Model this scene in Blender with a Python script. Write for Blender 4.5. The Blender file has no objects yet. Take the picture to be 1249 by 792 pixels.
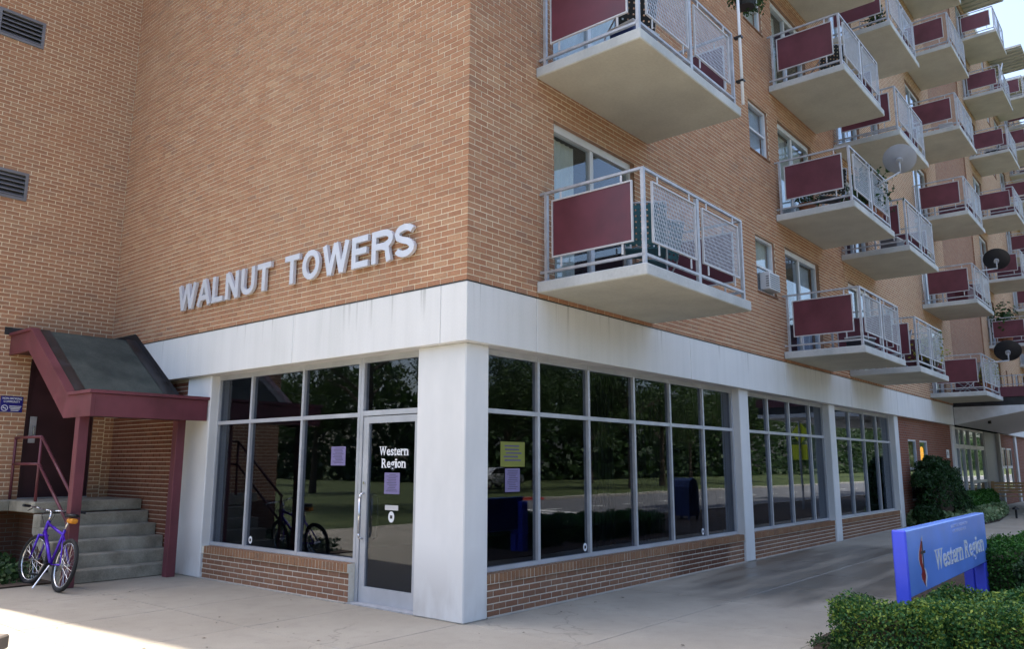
import bpy, bmesh, math, random
import numpy as np
from mathutils import Vector, Matrix
R = math.radians
rnd = random.Random(7)
scene = bpy.context.scene
col = scene.collection

# ------------------------------------------------------------------ camera
PITCH, ROLL, YAW = R(10.03), R(0.10), R(39.90)
F = Vector((math.cos(YAW)*math.cos(PITCH), math.sin(YAW)*math.cos(PITCH), math.sin(PITCH)))
r_ = F.cross(Vector((0, 0, 1))).normalized(); u_ = r_.cross(F)
r2 = r_*math.cos(ROLL) + u_*math.sin(ROLL); u2 = -r_*math.sin(ROLL) + u_*math.cos(ROLL)
cd = bpy.data.cameras.new('camera'); cam = bpy.data.objects.new('camera', cd); col.objects.link(cam)
cam.matrix_world = Matrix(((r2.x, u2.x, -F.x, -6.053), (r2.y, u2.y, -F.y, -5.694), (r2.z, u2.z, -F.z, 1.575), (0, 0, 0, 1)))
cd.sensor_width = 36; cd.lens = 27.874; cd.clip_start = .05; cd.clip_end = 2000
scene.camera = cam

# ------------------------------------------------------------------ world, sun, exposure
SUN_EL, SUN_AZ = R(68.5), math.atan2(1.0, -0.092)        # direction towards the sun, azimuth from +X
w = bpy.data.worlds.new('World'); scene.world = w; w.use_nodes = True
nt = w.node_tree; nt.nodes.clear()
sky = nt.nodes.new('ShaderNodeTexSky'); sky.sky_type = 'NISHITA'; sky.sun_disc = False
sky.sun_elevation = SUN_EL; sky.sun_rotation = math.pi/2 - SUN_AZ
sky.air_density = 1.0; sky.dust_density = 4.0; sky.ozone_density = 1.0
bg = nt.nodes.new('ShaderNodeBackground'); bg.inputs[1].default_value = 0.15
wo = nt.nodes.new('ShaderNodeOutputWorld')
nt.links.new(sky.outputs[0], bg.inputs[0]); nt.links.new(bg.outputs[0], wo.inputs[0])
sd = bpy.data.lights.new('sun', 'SUN'); sd.energy = 4.2; sd.angle = R(.55); sd.color = (1, .91, .78)
sun = bpy.data.objects.new('sun', sd); col.objects.link(sun)
sv = Vector((math.cos(SUN_AZ)*math.cos(SUN_EL), math.sin(SUN_AZ)*math.cos(SUN_EL), math.sin(SUN_EL)))
sun.rotation_euler = sv.to_track_quat('Z', 'Y').to_euler(); sun.location = (0, 30, 60)
scene.view_settings.view_transform = 'Standard'; scene.view_settings.look = 'None'
scene.view_settings.exposure = 1.58; scene.view_settings.gamma = 1
scene.cycles.max_bounces = 7; scene.cycles.diffuse_bounces = 4; scene.cycles.glossy_bounces = 4
scene.cycles.transmission_bounces = 4; scene.cycles.transparent_max_bounces = 10
scene.cycles.caustics_reflective = False; scene.cycles.caustics_refractive = False

# ------------------------------------------------------------------ node helpers
class NT:
    def __init__(s, name):
        s.m = bpy.data.materials.new(name); s.m.use_nodes = True; s.t = s.m.node_tree
        s.b = s.t.nodes['Principled BSDF']; s.out = s.t.nodes['Material Output']
    def n(s, typ, **kw):
        x = s.t.nodes.new(typ)
        for k, v in kw.items(): setattr(x, k, v)
        return x
    def l(s, a, b): s.t.links.new(a, b)
    def put(s, v, sock):
        if isinstance(v, bpy.types.NodeSocket): s.l(v, sock)
        elif isinstance(v, (tuple, list)) and len(v) == 3 and sock.type == 'RGBA': sock.default_value = (*v, 1)
        else: sock.default_value = v
    def math(s, op, a, b=0.0, c=0.0, clamp=False):
        x = s.n('ShaderNodeMath', operation=op); x.use_clamp = clamp
        s.put(a, x.inputs[0]); s.put(b, x.inputs[1]); s.put(c, x.inputs[2]); return x.outputs[0]
    def pos(s): return s.n('ShaderNodeNewGeometry').outputs['Position']
    def obj(s): return s.n('ShaderNodeTexCoord').outputs['Object']
    def noise(s, vec, scale, detail=4, rough=.55, out='Fac'):
        x = s.n('ShaderNodeTexNoise'); s.l(vec, x.inputs['Vector'])
        x.inputs['Scale'].default_value = scale; x.inputs['Detail'].default_value = detail; x.inputs['Roughness'].default_value = rough
        return x.outputs[out]
    def maprange(s, v, a, b, c=0., d=1.):
        x = s.n('ShaderNodeMapRange'); s.put(v, x.inputs[0])
        for i, q in enumerate((a, b, c, d)): x.inputs[i+1].default_value = q
        return x.outputs[0]
    def mix(s, f, a, b, mode='MIX'):
        x = s.n('ShaderNodeMix', data_type='RGBA', blend_type=mode)
        s.put(f, x.inputs[0]); s.put(a, x.inputs[6]); s.put(b, x.inputs[7]); return x.outputs[2]
    def ramp(s, f, stops, interp='LINEAR'):
        x = s.n('ShaderNodeValToRGB'); cr = x.color_ramp; cr.interpolation = interp
        while len(cr.elements) < len(stops): cr.elements.new(.5)
        for e, (p, c) in zip(cr.elements, stops): e.position = p; e.color = (*c, 1)
        s.put(f, x.inputs[0]); return x.outputs[0]
    def scalevec(s, v, sc):
        x = s.n('ShaderNodeMapping'); s.l(v, x.inputs[0]); x.inputs['Scale'].default_value = sc; return x.outputs[0]
    def bump(s, h, strength=.3, dist=.01):
        x = s.n('ShaderNodeBump'); x.inputs['Strength'].default_value = strength; x.inputs['Distance'].default_value = dist
        s.put(h, x.inputs['Height']); s.l(x.outputs[0], s.b.inputs['Normal'])
    def base(s, c, rough=.6, metal=0., spec=.5):
        s.put(c, s.b.inputs['Base Color']); s.put(rough, s.b.inputs['Roughness']); s.b.inputs['Metallic'].default_value = metal
        s.b.inputs['Specular IOR Level'].default_value = spec; return s.m

def simple(name, c, rough=.6, metal=0., var=.12, scale=6., bump=0., spec=.5):
    k = NT(name); p = k.pos(); f = k.noise(p, scale, 5)
    d = tuple(x*(1-var*1.6) for x in c); e = tuple(min(1, x*(1+var)) for x in c)
    cc = k.ramp(f, [(.3, d), (.7, e)])
    k.base(cc, k.maprange(f, .3, .7, max(0, rough-.07), min(1, rough+.07)), metal, spec)
    if bump: k.bump(k.noise(p, scale*8, 3), bump, .004)
    return k.m

BU, BZ, MO = .203, .067, .0125      # brick module length, course height, joint
def brick_mat(name, axis, z0, u0, mortar=True, tint=(1, 1, 1), dark=0., mcol=(.78, .69, .50)):
    k = NT(name); p = k.pos(); sx = k.n('ShaderNodeSeparateXYZ'); k.l(p, sx.inputs[0])
    u = sx.outputs[axis]; z = sx.outputs[2]
    zz = k.math('DIVIDE', k.math('SUBTRACT', z, z0), BZ); row = k.math('FLOOR', zz)
    par = k.math('MULTIPLY', k.math('MODULO', k.math('ADD', row, 1000.), 2.), .5)
    uu = k.math('ADD', k.math('DIVIDE', k.math('SUBTRACT', u, u0), BU), par); cell = k.math('FLOOR', uu)
    cb = k.n('ShaderNodeCombineXYZ'); k.l(cell, cb.inputs[0]); k.l(row, cb.inputs[1])
    wn = k.n('ShaderNodeTexWhiteNoise'); k.l(cb.outputs[0], wn.inputs[0]); rv = wn.outputs['Value']
    T = lambda c: tuple(a*b for a, b in zip((c[0]*.97, c[1]*.925, c[2]*.90), tint))
    big = k.noise(p, .9, 3); rv2 = k.math('ADD', rv, k.math('MULTIPLY', k.math('SUBTRACT', big, .5), .45))
    c = k.ramp(rv2, [(0., T((.34, .20, .135))), (.03, T((.37, .205, .127))), (.22, T((.385, .20, .12))), (.45, T((.43, .235, .14))),
                     (.62, T((.40, .215, .13))), (.78, T((.45, .255, .155))), (.9, T((.40, .235, .15))), (1., T((.47, .285, .175)))])
    fine = k.noise(p, 60, 4); c = k.mix(.30, c, k.ramp(fine, [(.3, (.25, .25, .25)), (.7, (.75, .75, .75))]), 'OVERLAY')
    wash = k.noise(k.scalevec(p, (1, 1, .35)), .45, 4)
    c = k.mix(k.maprange(wash, .48, .75, 0, .18), c, (.42, .29, .19))
    if z0 == 0. and axis == 0 and not mortar:      # damp stain below the sill near the second column
        q1 = k.math('DIVIDE', k.math('SUBTRACT', u, 5.35), 1.0); st_ = k.maprange(k.math('ADD', k.math('MULTIPLY', q1, q1), k.math('MULTIPLY', k.math('SUBTRACT', big, .5), 2.)), .5, 1.1, .72, 0)
        c = k.mix(st_, c, (.085, .032, .02))
    mort = None
    if mortar:
        fu = k.math('FRACT', uu); fz = k.math('FRACT', zz)
        du = k.math('MULTIPLY', k.math('MINIMUM', fu, k.math('SUBTRACT', 1., fu)), BU)
        dz = k.math('MULTIPLY', k.math('MINIMUM', fz, k.math('SUBTRACT', 1., fz)), BZ)
        d = k.math('MINIMUM', du, dz); wob = k.math('MULTIPLY', k.math('SUBTRACT', fine, .5), .002)
        mort = k.maprange(k.math('ADD', d, wob), MO/2-.0012, MO/2+.0012, 0, 1)
        c = k.mix(mort, mcol, c)
    k.base(c, .9, 0, .25)
    if mortar: k.bump(mort, .6, .008)
    else: k.bump(fine, .35, .003)
    return k.m
def mortar_mat(name, c=(.86, .77, .58)):
    k = NT(name); p = k.pos(); f = k.noise(p, 40, 4); g = k.noise(p, 1.2, 3)
    cc = k.mix(k.maprange(g, .35, .7), c, tuple(x*.85 for x in c)); cc = k.mix(.35, cc, k.ramp(f, [(.3, (.3, .3, .3)), (.7, (.75, .75, .75))]), 'OVERLAY')
    k.base(cc, .95, 0, .2); k.bump(f, .4, .003); return k.m

M = {}
M['brickA'] = brick_mat('brick_face_a', 1, 3.503, -.09, False); M['brickAt'] = brick_mat('brick_texture_a', 1, 3.503, -.09)
M['brickB'] = brick_mat('brick_face_b', 0, 3.503, -.09, False); M['brickBt'] = brick_mat('brick_texture_b', 0, 3.503, -.09)
DK = (.70, .62, .62)
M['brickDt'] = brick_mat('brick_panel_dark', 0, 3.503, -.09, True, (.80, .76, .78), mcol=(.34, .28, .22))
RD = (.60, .60, .64)
M['redA'] = brick_mat('red_brick_face_a', 1, 0., 0., False, RD); M['redB'] = brick_mat('red_brick_face_b', 0, 0., 0., False, RD)
M['darkbrick'] = brick_mat('landing_shade_brick', 0, 0., 0., True, (.26, .21, .22), mcol=(.13, .11, .09))  # brick tone darkened to carry the shade under the landing
M['reveal'] = simple('brick_reveal', (.36, .21, .135), .9, 0, .15, 12)
M['rowlockA'] = brick_mat('rowlock_brick_a', 1, .30, .0, False, (.72, .74, .70)); M['rowlockB'] = brick_mat('rowlock_brick_b', 0, .30, 0., False, (.66, .68, .64))
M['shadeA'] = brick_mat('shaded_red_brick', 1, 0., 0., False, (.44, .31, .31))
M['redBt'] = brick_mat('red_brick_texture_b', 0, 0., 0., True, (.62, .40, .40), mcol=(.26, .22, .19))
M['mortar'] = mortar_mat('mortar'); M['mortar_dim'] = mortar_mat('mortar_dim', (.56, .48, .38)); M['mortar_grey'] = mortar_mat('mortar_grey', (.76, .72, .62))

def concrete_fascia():
    k = NT('painted_fascia_concrete'); p = k.pos()
    st = k.noise(k.scalevec(p, (2.2, 2.2, .12)), 3., 5, .6); blot = k.noise(p, 1.1, 4)
    c = k.ramp(k.math('ADD', k.math('MULTIPLY', st, .6), k.math('MULTIPLY', blot, .4)), [(.33, (.67, .68, .67)), (.47, (.715, .72, .715)), (.62, (.75, .755, .75))])
    sx = k.n('ShaderNodeSeparateXYZ'); k.l(p, sx.inputs[0])
    drip = k.noise(k.scalevec(p, (9., 9., .25)), 1.6, 3); topz = k.maprange(sx.outputs[2], 3.1, 3.5, 0, 1)
    dr = k.math('MULTIPLY', k.maprange(drip, .60, .72, 0, .45), topz)
    c = k.mix(dr, c, (.24, .24, .22))
    gr = k.noise(p, 45, 4); c = k.mix(.12, c, gr, 'OVERLAY')
    k.base(c, .8, 0, .3); k.bump(gr, .2, .003); return k.m
M['fascia'] = concrete_fascia()
def column_mat():
    k = NT('painted_column'); p = k.pos(); a = k.noise(k.scalevec(p, (1, 1, .4)), 2.2, 5); g = k.noise(p, 50, 4)
    sx = k.n('ShaderNodeSeparateXYZ'); k.l(p, sx.inputs[0])
    c = k.ramp(a, [(.35, (.68, .69, .69)), (.6, (.75, .755, .755))])
    low = k.math('MULTIPLY', k.maprange(sx.outputs[2], .15, .75, 1, 0), k.maprange(a, .42, .58, 0, .55))
    c = k.mix(low, c, (.42, .40, .38)); k.base(c, .75, 0, .35); k.bump(g, .25, .003); return k.m
M['column'] = column_mat()
def slab_mat():
    k = NT('balcony_concrete'); p = k.pos(); a = k.noise(p, 1.7, 5); g = k.noise(p, 30, 4); ge = k.n('ShaderNodeNewGeometry')
    sn = k.n('ShaderNodeSeparateXYZ'); k.l(ge.outputs['Normal'], sn.inputs[0])
    under = k.maprange(sn.outputs[2], -.9, -.5, 1, 0)
    side = k.ramp(a, [(.3, (.40, .42, .42)), (.65, (.55, .565, .56))])
    soff = k.ramp(a, [(.3, (.46, .45, .39)), (.55, (.52, .51, .44)), (.72, (.56, .55, .475))])
    c = k.mix(under, side, soff); c = k.mix(.2, c, k.ramp(g, [(.3, (.35, .35, .35)), (.7, (.65, .65, .65))]), 'OVERLAY')
    k.base(c, .85, 0, .25); k.bump(g, .25, .004); return k.m
M['slab'] = slab_mat()
def pavement_mat():
    k = NT('sidewalk_concrete'); p = k.pos(); a = k.noise(p, .8, 6, .6); b = k.noise(p, 5., 5, .6); g = k.noise(p, 90, 3)
    c = k.ramp(a, [(.3, (.285, .255, .208)), (.7, (.365, .333, .277))])
    c = k.mix(k.maprange(b, .5, .75, 0, .35), c, (.22, .20, .175))
    c = k.mix(.25, c, k.ramp(g, [(.3, (.3, .3, .3)), (.7, (.7, .7, .7))]), 'OVERLAY')
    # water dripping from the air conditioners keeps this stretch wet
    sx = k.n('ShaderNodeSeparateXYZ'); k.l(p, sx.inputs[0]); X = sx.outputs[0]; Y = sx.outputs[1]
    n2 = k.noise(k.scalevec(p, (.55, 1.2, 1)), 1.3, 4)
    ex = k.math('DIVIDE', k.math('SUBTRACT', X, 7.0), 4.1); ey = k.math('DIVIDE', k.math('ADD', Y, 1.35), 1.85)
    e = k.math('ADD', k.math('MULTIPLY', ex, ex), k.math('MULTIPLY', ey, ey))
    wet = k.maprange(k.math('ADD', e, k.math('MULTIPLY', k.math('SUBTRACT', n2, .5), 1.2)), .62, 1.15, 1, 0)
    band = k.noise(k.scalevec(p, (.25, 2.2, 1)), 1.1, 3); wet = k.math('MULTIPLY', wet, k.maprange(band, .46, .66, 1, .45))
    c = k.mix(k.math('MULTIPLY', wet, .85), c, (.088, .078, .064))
    wp = k.n('ShaderNodeVectorMath', operation='ADD'); k.l(p, wp.inputs[0]); k.l(k.noise(p, 1.4, 4, out='Color'), wp.inputs[1])
    vo = k.n('ShaderNodeTexVoronoi', feature='DISTANCE_TO_EDGE'); k.l(wp.outputs[0], vo.inputs['Vector']); vo.inputs['Scale'].default_value = .32
    crack = k.math('MULTIPLY', k.maprange(vo.outputs['Distance'], .0, .006, 1, 0), k.maprange(k.noise(p, .6, 2), .48, .54, 0, 1)); c = k.mix(k.math('MULTIPLY', crack, .32), c, (.07, .06, .05))
    spots = k.maprange(k.noise(p, 11, 2), .70, .74, 0, .5); c = k.mix(spots, c, (.13, .12, .10))
    k.base(c, k.maprange(wet, 0, 1, .86, .30), 0, .4); k.bump(g, .25, .003); return k.m
M['pave'] = pavement_mat()
M['galv'] = simple('galvanised_steel', (.46, .47, .50), .5, .35, .15, 9)
M['whitepaint'] = simple('white_painted_metal', (.66, .67, .69), .45, .0, .07, 4)
M['panelgrey'] = simple('grey_white_metal', (.56, .56, .58), .5, .1, .1, 6)
M['alu'] = simple('anodised_aluminium', (.50, .52, .56), .42, .25, .08, 3)
M['maroon_panel'] = simple('maroon_panel', (.125, .030, .045), .42, 0, .18, 2.2)
M['maroon'] = simple('maroon_paint', (.150, .040, .055), .45, 0, .16, 3, .1)
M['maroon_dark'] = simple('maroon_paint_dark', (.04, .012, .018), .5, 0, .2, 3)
def roof_mat():
    k = NT('asphalt_roofing'); p = k.pos(); a = k.noise(p, 2.4, 6, .6); g = k.noise(p, 140, 2)
    c = k.ramp(a, [(.35, (.036, .045, .042)), (.7, (.075, .086, .076))]); c = k.mix(.6, c, k.ramp(g, [(.3, (.2, .2, .2)), (.7, (.8, .8, .8))]), 'OVERLAY')
    k.base(c, .9, 0, .3); k.bump(g, .5, .004); return k.m
M['roofing'] = roof_mat(); M['tar'] = simple('black_flashing', (.018, .019, .024), .45, 0, .5, 7, .3)
def step_mat():
    k = NT('stair_concrete'); p = k.pos(); a = k.noise(p, 2.5, 6, .65); g = k.noise(p, 70, 3)
    c = k.ramp(a, [(.3, (.19, .18, .145)), (.5, (.325, .305, .25)), (.72, (.46, .435, .365))]); c = k.mix(.3, c, k.ramp(g, [(.3, (.3, .3, .3)), (.7, (.7, .7, .7))]), 'OVERLAY')
    k.base(c, .9, 0, .25); k.bump(g, .3, .004); return k.m
M['step'] = step_mat()
def glass_mat(name, tint, r0, refl=(.86, .92, 1.)):
    k = NT(name); t = k.t; t.nodes.remove(k.b)
    nn = k.noise(k.pos(), .9, 2); bp = k.n('ShaderNodeBump'); bp.inputs['Strength'].default_value = .06; bp.inputs['Distance'].default_value = .02; k.l(nn, bp.inputs['Height'])
    ge = k.n('ShaderNodeNewGeometry'); dt = k.n('ShaderNodeVectorMath', operation='DOT_PRODUCT'); k.l(ge.outputs['Incoming'], dt.inputs[0]); k.l(ge.outputs['Normal'], dt.inputs[1])
    f = k.math('POWER', k.math('SUBTRACT', 1., k.math('ABSOLUTE', dt.outputs['Value'])), 5.); fr = k.math('ADD', k.math('MULTIPLY', f, 1-r0), r0, clamp=True)
    gl = k.n('ShaderNodeBsdfGlossy'); gl.inputs['Color'].default_value = (*refl, 1)
    dirt = k.noise(k.scalevec(k.pos(), (1, 1, .3)), 4., 5); k.l(k.maprange(dirt, .35, .75, .004, .03), gl.inputs['Roughness']); k.l(bp.outputs[0], gl.inputs['Normal'])
    tr = k.n('ShaderNodeBsdfTransparent'); tr.inputs[0].default_value = (*tint, 1)
    mx = k.n('ShaderNodeMixShader'); k.l(fr, mx.inputs[0]); k.l(tr.outputs[0], mx.inputs[1]); k.l(gl.outputs[0], mx.inputs[2])
    k.l(mx.outputs[0], k.out.inputs[0]); return k.m
M['glass'] = glass_mat('tinted_shop_glass', (.62, .65, .70), .05); M['glass2'] = glass_mat('window_glass', (.88, .91, .92), .075, (.9, .95, 1.))
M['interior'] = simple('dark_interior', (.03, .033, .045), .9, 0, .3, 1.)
M['curtain'] = simple('curtain_cloth', (.74, .74, .66), .9, 0, .1, 3)
M['blind'] = simple('blue_grey_blind', (.55, .63, .78), .8, 0, .1, 3)
M['vblind'] = simple('dim_vertical_blind', (.06, .065, .07), .8, 0, .3, 3)
M['letter'] = simple('silver_letter', (.60, .63, .70), .38, .1, .05, 3)
M['louver'] = simple('louver_grey', (.20, .20, .22), .5, .3, .1, 3)
M['black'] = simple('black_plastic', (.012, .012, .014), .4, 0, .2, 8)
M['rubber'] = simple('tyre_rubber', (.014, .014, .015), .8, 0, .2, 30)
M['chrome'] = simple('polished_steel', (.72, .72, .74), .22, .9, .05, 8)
M['violet'] = simple('violet_bike_paint', (.085, .018, .48), .25, .15, .1, 8)
M['orange'] = simple('orange_nylon', (.72, .28, .02), .6, 0, .1, 8)
M['blue_sign'] = simple('blue_sign_enamel', (.17, .34, .92), .35, 0, .10, 1.3)
M['blue_side'] = simple('blue_sign_edge', (.075, .11, .84), .4, 0, .08, 2)
M['navy_sign'] = simple('navy_sign_print', (.018, .016, .20), .4, 0, .08, 4)
M['white_print'] = simple('white_print', (.78, .80, .84), .5, 0, .03, 9)
M['pale_print'] = simple('pale_blue_print', (.50, .60, .90), .5, 0, .03, 9)
M['red_print'] = simple('red_print', (.30, .012, .015), .45, 0, .08, 9)
M['dark_print'] = simple('dark_print', (.02, .02, .03), .5, 0, .05, 9)
M['lilac_paper'] = simple('lilac_paper', (.20, .175, .34), .8, 0, .05, 9)
M['yellow_paper'] = simple('yellow_paper', (.20, .22, .045), .8, 0, .05, 9)  # yellow tone lowered to stand for dimness behind the glass
M['ink'] = simple('faded_ink', (.10, .09, .16), .8, 0, .05, 9)
M['kraft'] = simple('brown_paper', (.40, .26, .15), .8, 0, .1, 9)
M['wood'] = simple('teak_wood', (.55, .36, .19), .6, 0, .2, 7)
M['soil'] = simple('mulch_soil', (.075, .05, .035), .95, 0, .4, 14, .6)
M['greywood'] = simple('weathered_wood', (.11, .09, .075), .8, 0, .2, 7)
M['bark'] = simple('tree_bark', (.10, .075, .055), .95, 0, .3, 9, .6)
M['asphalt'] = simple('asphalt_road', (.13, .13, .135), .85, 0, .15, 3)
M['road_white'] = simple('road_marking_white', (.75, .75, .72), .8, 0, .08, 3)
M['red_curb'] = simple('red_curb_paint', (.50, .05, .04), .7, 0, .1, 3)
M['kerb'] = simple('kerb_concrete', (.42, .40, .36), .85, 0, .1, 3)
M['dishgrey'] = simple('dish_grey', (.36, .38, .44), .55, .1, .06, 4); M['dishblack'] = simple('dish_black', (.014, .014, .018), .5, 0, .2, 4)
M['teal'] = simple('teal_webbing', (.03, .11, .13), .7, 0, .25, 25)
M['terracotta'] = simple('terracotta_pot', (.35, .13, .07), .8, 0, .1, 5)
M['yellow_sign'] = simple('fluorescent_sign', (.72, .78, .03), .5, 0, .03, 4)
M['mailblue'] = simple('mailbox_blue', (.02, .04, .16), .4, 0, .1, 4)
M['carwhite'] = simple('car_white', (.65, .66, .68), .25, 0, .03, 1); M['carblue'] = simple('car_blue', (.08, .14, .3), .25, .2, .03, 1)
M['peel'] = simple('white_efflorescence', (.70, .71, .72), .9, 0, .1, 20)
def lawn():
    k = NT('lawn_ground'); p = k.pos(); a = k.noise(p, .5, 5); b = k.noise(p, 18, 4)
    c = k.ramp(a, [(.3, (.045, .065, .022)), (.7, (.085, .105, .04))]); c = k.mix(.5, c, k.ramp(b, [(.3, (.2, .2, .2)), (.7, (.75, .75, .75))]), 'OVERLAY')
    k.base(c, .95, 0, .2); k.bump(b, .6, .03); return k.m
M['lawn'] = lawn()
def leaf_mat(name, a, b, c3, tr=.25):
    k = NT(name); ge = k.n('ShaderNodeNewGeometry'); f = ge.outputs['Random Per Island']
    big = k.noise(k.pos(), 2.5, 3); g = k.math('ADD', k.math('MULTIPLY', f, .65), k.math('MULTIPLY', big, .45))
    c = k.ramp(g, [(.15, a), (.55, b), (.92, c3)])
    k.base(c, .55, 0, .35)
    tl = k.n('ShaderNodeBsdfTranslucent'); k.l(c, tl.inputs[0]); mx = k.n('ShaderNodeMixShader'); mx.inputs[0].default_value = tr
    k.l(k.b.outputs[0], mx.inputs[1]); k.l(tl.outputs[0], mx.inputs[2]); k.l(mx.outputs[0], k.out.inputs[0]); return k.m
M['yew'] = leaf_mat('yew_needles', (.010, .028, .008), (.018, .055, .014), (.035, .10, .022))
M['boxleaf'] = leaf_mat('hedge_leaves', (.018, .068, .022), (.042, .145, .036), (.30, .38, .06))
M['hedgeleaf'] = leaf_mat('clipped_hedge_leaves', (.02, .075, .012), (.04, .14, .02), (.08, .22, .03))
M['hosta'] = leaf_mat('pale_groundcover_leaves', (.10, .17, .07), (.19, .28, .13), (.36, .42, .24))
M['ivy'] = leaf_mat('ivy_leaves', (.015, .035, .012), (.03, .075, .02), (.06, .12, .03))
M['treeleaf'] = leaf_mat('tree_leaves', (.02, .045, .012), (.045, .085, .022), (.085, .14, .035), .35)
M['woodleaf'] = leaf_mat('woodland_leaves', (.012, .03, .01), (.03, .065, .018), (.06, .11, .03), .3)
M['flower'] = leaf_mat('yellow_flower_leaves', (.08, .14, .03), (.3, .3, .05), (.55, .45, .08))

# ------------------------------------------------------------------ mesh helpers
class MB:
    def __init__(s): s.v = []; s.f = []
    def add(s, vs, fs):
        o = len(s.v); s.v += [tuple(v) for v in vs]; s.f += [tuple(i+o for i in f) for f in fs]; return s
    def box(s, x0, y0, z0, x1, y1, z1):
        if x0 > x1: x0, x1 = x1, x0
        if y0 > y1: y0, y1 = y1, y0
        if z0 > z1: z0, z1 = z1, z0
        v = [(x0, y0, z0), (x1, y0, z0), (x1, y1, z0), (x0, y1, z0), (x0, y0, z1), (x1, y0, z1), (x1, y1, z1), (x0, y1, z1)]
        return s.add(v, [(0, 3, 2, 1), (4, 5, 6, 7), (0, 1, 5, 4), (1, 2, 6, 5), (2, 3, 7, 6), (3, 0, 4, 7)])
    def bar(s, a, b, r, n=8, r2=None, cap=True):
        a = Vector(a); b = Vector(b); d = (b-a)
        if d.length < 1e-6: return s
        d.normalize(); up = Vector((0, 0, 1)) if abs(d.z) < .95 else Vector((1, 0, 0))
        x = d.cross(up).normalized(); y = x.cross(d); r2 = r if r2 is None else r2; vs = []
        for c, rr in ((a, r), (b, r2)):
            for i in range(n):
                t = 2*math.pi*i/n; vs.append(c + x*math.cos(t)*rr + y*math.sin(t)*rr)
        fs = [(i, (i+1) % n, n+(i+1) % n, n+i) for i in range(n)]
        if cap: fs += [tuple(range(n))[::-1], tuple(range(n, 2*n))]
        return s.add(vs, fs)
    def tube(s, pts, r, n=8):
        for a, b in zip(pts, pts[1:]): s.bar(a, b, r, n)
        return s
    def prism(s, poly, ax, a, b):
        # poly in the two other axes (order x<y<z), extruded along axis ax from a to b
        n = len(poly); vs = []
        for t in (a, b):
            for p in poly:
                q = [0, 0, 0]; o = [i for i in range(3) if i != ax]; q[ax] = t; q[o[0]] = p[0]; q[o[1]] = p[1]; vs.append(q)
        fs = [tuple(range(n)), tuple(range(n, 2*n))[::-1]] + [(i, n+i, n+(i+1) % n, (i+1) % n) for i in range(n)]
        return s.add(vs, fs)
    def lathe(s, prof, n=20, c=(0, 0, 0)):
        vs = []; m = len(prof)
        for i in range(n):
            t = 2*math.pi*i/n
            for (rr, z) in prof: vs.append((c[0]+rr*math.cos(t), c[1]+rr*math.sin(t), c[2]+z))
        fs = []
        for i in range(n):
            j = (i+1) % n
            for k in range(m-1): fs.append((i*m+k, j*m+k, j*m+k+1, i*m+k+1))
        return s.add(vs, fs)
    def mesh(s, name, mat=None, bevel=0, smooth=False, fix=False):
        me = bpy.data.meshes.new(name); me.from_pydata(s.v, [], s.f)
        if bevel or fix:
            bm = bmesh.new(); bm.from_mesh(me)
            if bevel: bmesh.ops.bevel(bm, geom=bm.edges[:], offset=bevel, segments=1, affect='EDGES', clamp_overlap=True)
            bmesh.ops.recalc_face_normals(bm, faces=bm.faces[:]); bm.to_mesh(me); bm.free()
        if smooth: me.polygons.foreach_set('use_smooth', [True]*len(me.polygons))
        if mat: me.materials.append(M[mat] if isinstance(mat, str) else mat)
        if getattr(s, 'rev', None):
            me.materials.append(M['reveal'])
            for i in s.rev: me.polygons[i].material_index = 1
        me.update(); return me
    def build(s, name, mat, parent=None, bevel=0, smooth=False, fix=False, loc=None):
        return mk(name, s.mesh(name, mat, bevel, smooth, fix), parent, loc)
def mk(name, me, parent=None, loc=None):
    o = bpy.data.objects.new(name, me); col.objects.link(o)
    if parent: o.parent = parent
    if loc: o.location = loc
    return o
def tag(o, label=None, cat=None, group=None, kind=None):
    if label: o['label'] = label
    if cat: o['category'] = cat
    if group: o['group'] = group
    if kind: o['kind'] = kind
    return o
def empty(name, loc=(0, 0, 0), rot=0, **kw):
    o = bpy.data.objects.new(name, None); o.empty_display_size = .2; o.location = loc; o.rotation_euler = (0, 0, rot); col.objects.link(o); return tag(o, **kw)
def copy_tree(o, parent=None):
    c = o.copy(); col.objects.link(c)
    if parent: c.parent = parent
    for ch in list(o.children): copy_tree(ch, c)
    return c
def B(*a): return MB().box(*a)

# ------------------------------------------------------------------ text
_tx = {}
def text_bm(s_, size=1., extr=.02, off=0., res=3):
    """vertices and faces of a word in the x-y plane, left aligned on the baseline"""
    cu = bpy.data.curves.new('text', 'FONT'); cu.body = s_; cu.size = size; cu.extrude = extr; cu.offset = off; cu.resolution_u = res
    o = bpy.data.objects.new('text', cu); col.objects.link(o)
    dg = bpy.context.evaluated_depsgraph_get(); me = bpy.data.meshes.new_from_object(o.evaluated_get(dg))
    v = np.array([p.co[:] for p in me.vertices]) if len(me.vertices) else np.zeros((0, 3)); f = [tuple(p.vertices) for p in me.polygons]
    col.objects.unlink(o); bpy.data.objects.remove(o); bpy.data.curves.remove(cu); bpy.data.meshes.remove(me)
    return v, f
def fit_text(s_, w_, h_, extr, off=0., target_z=True):
    v, f = text_bm(s_, 1., .1, off); mn = v.min(0); mx = v.max(0); v = (v-mn)/(mx-mn); v[:, 0] *= w_; v[:, 1] *= h_; v[:, 2] = (v[:, 2])*extr
    return v, f
def place(v, o, ux, uy, un):
    o = np.array(o); return [tuple(o + a*np.array(ux) + b*np.array(uy) + c*np.array(un)) for a, b, c in v]

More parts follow.
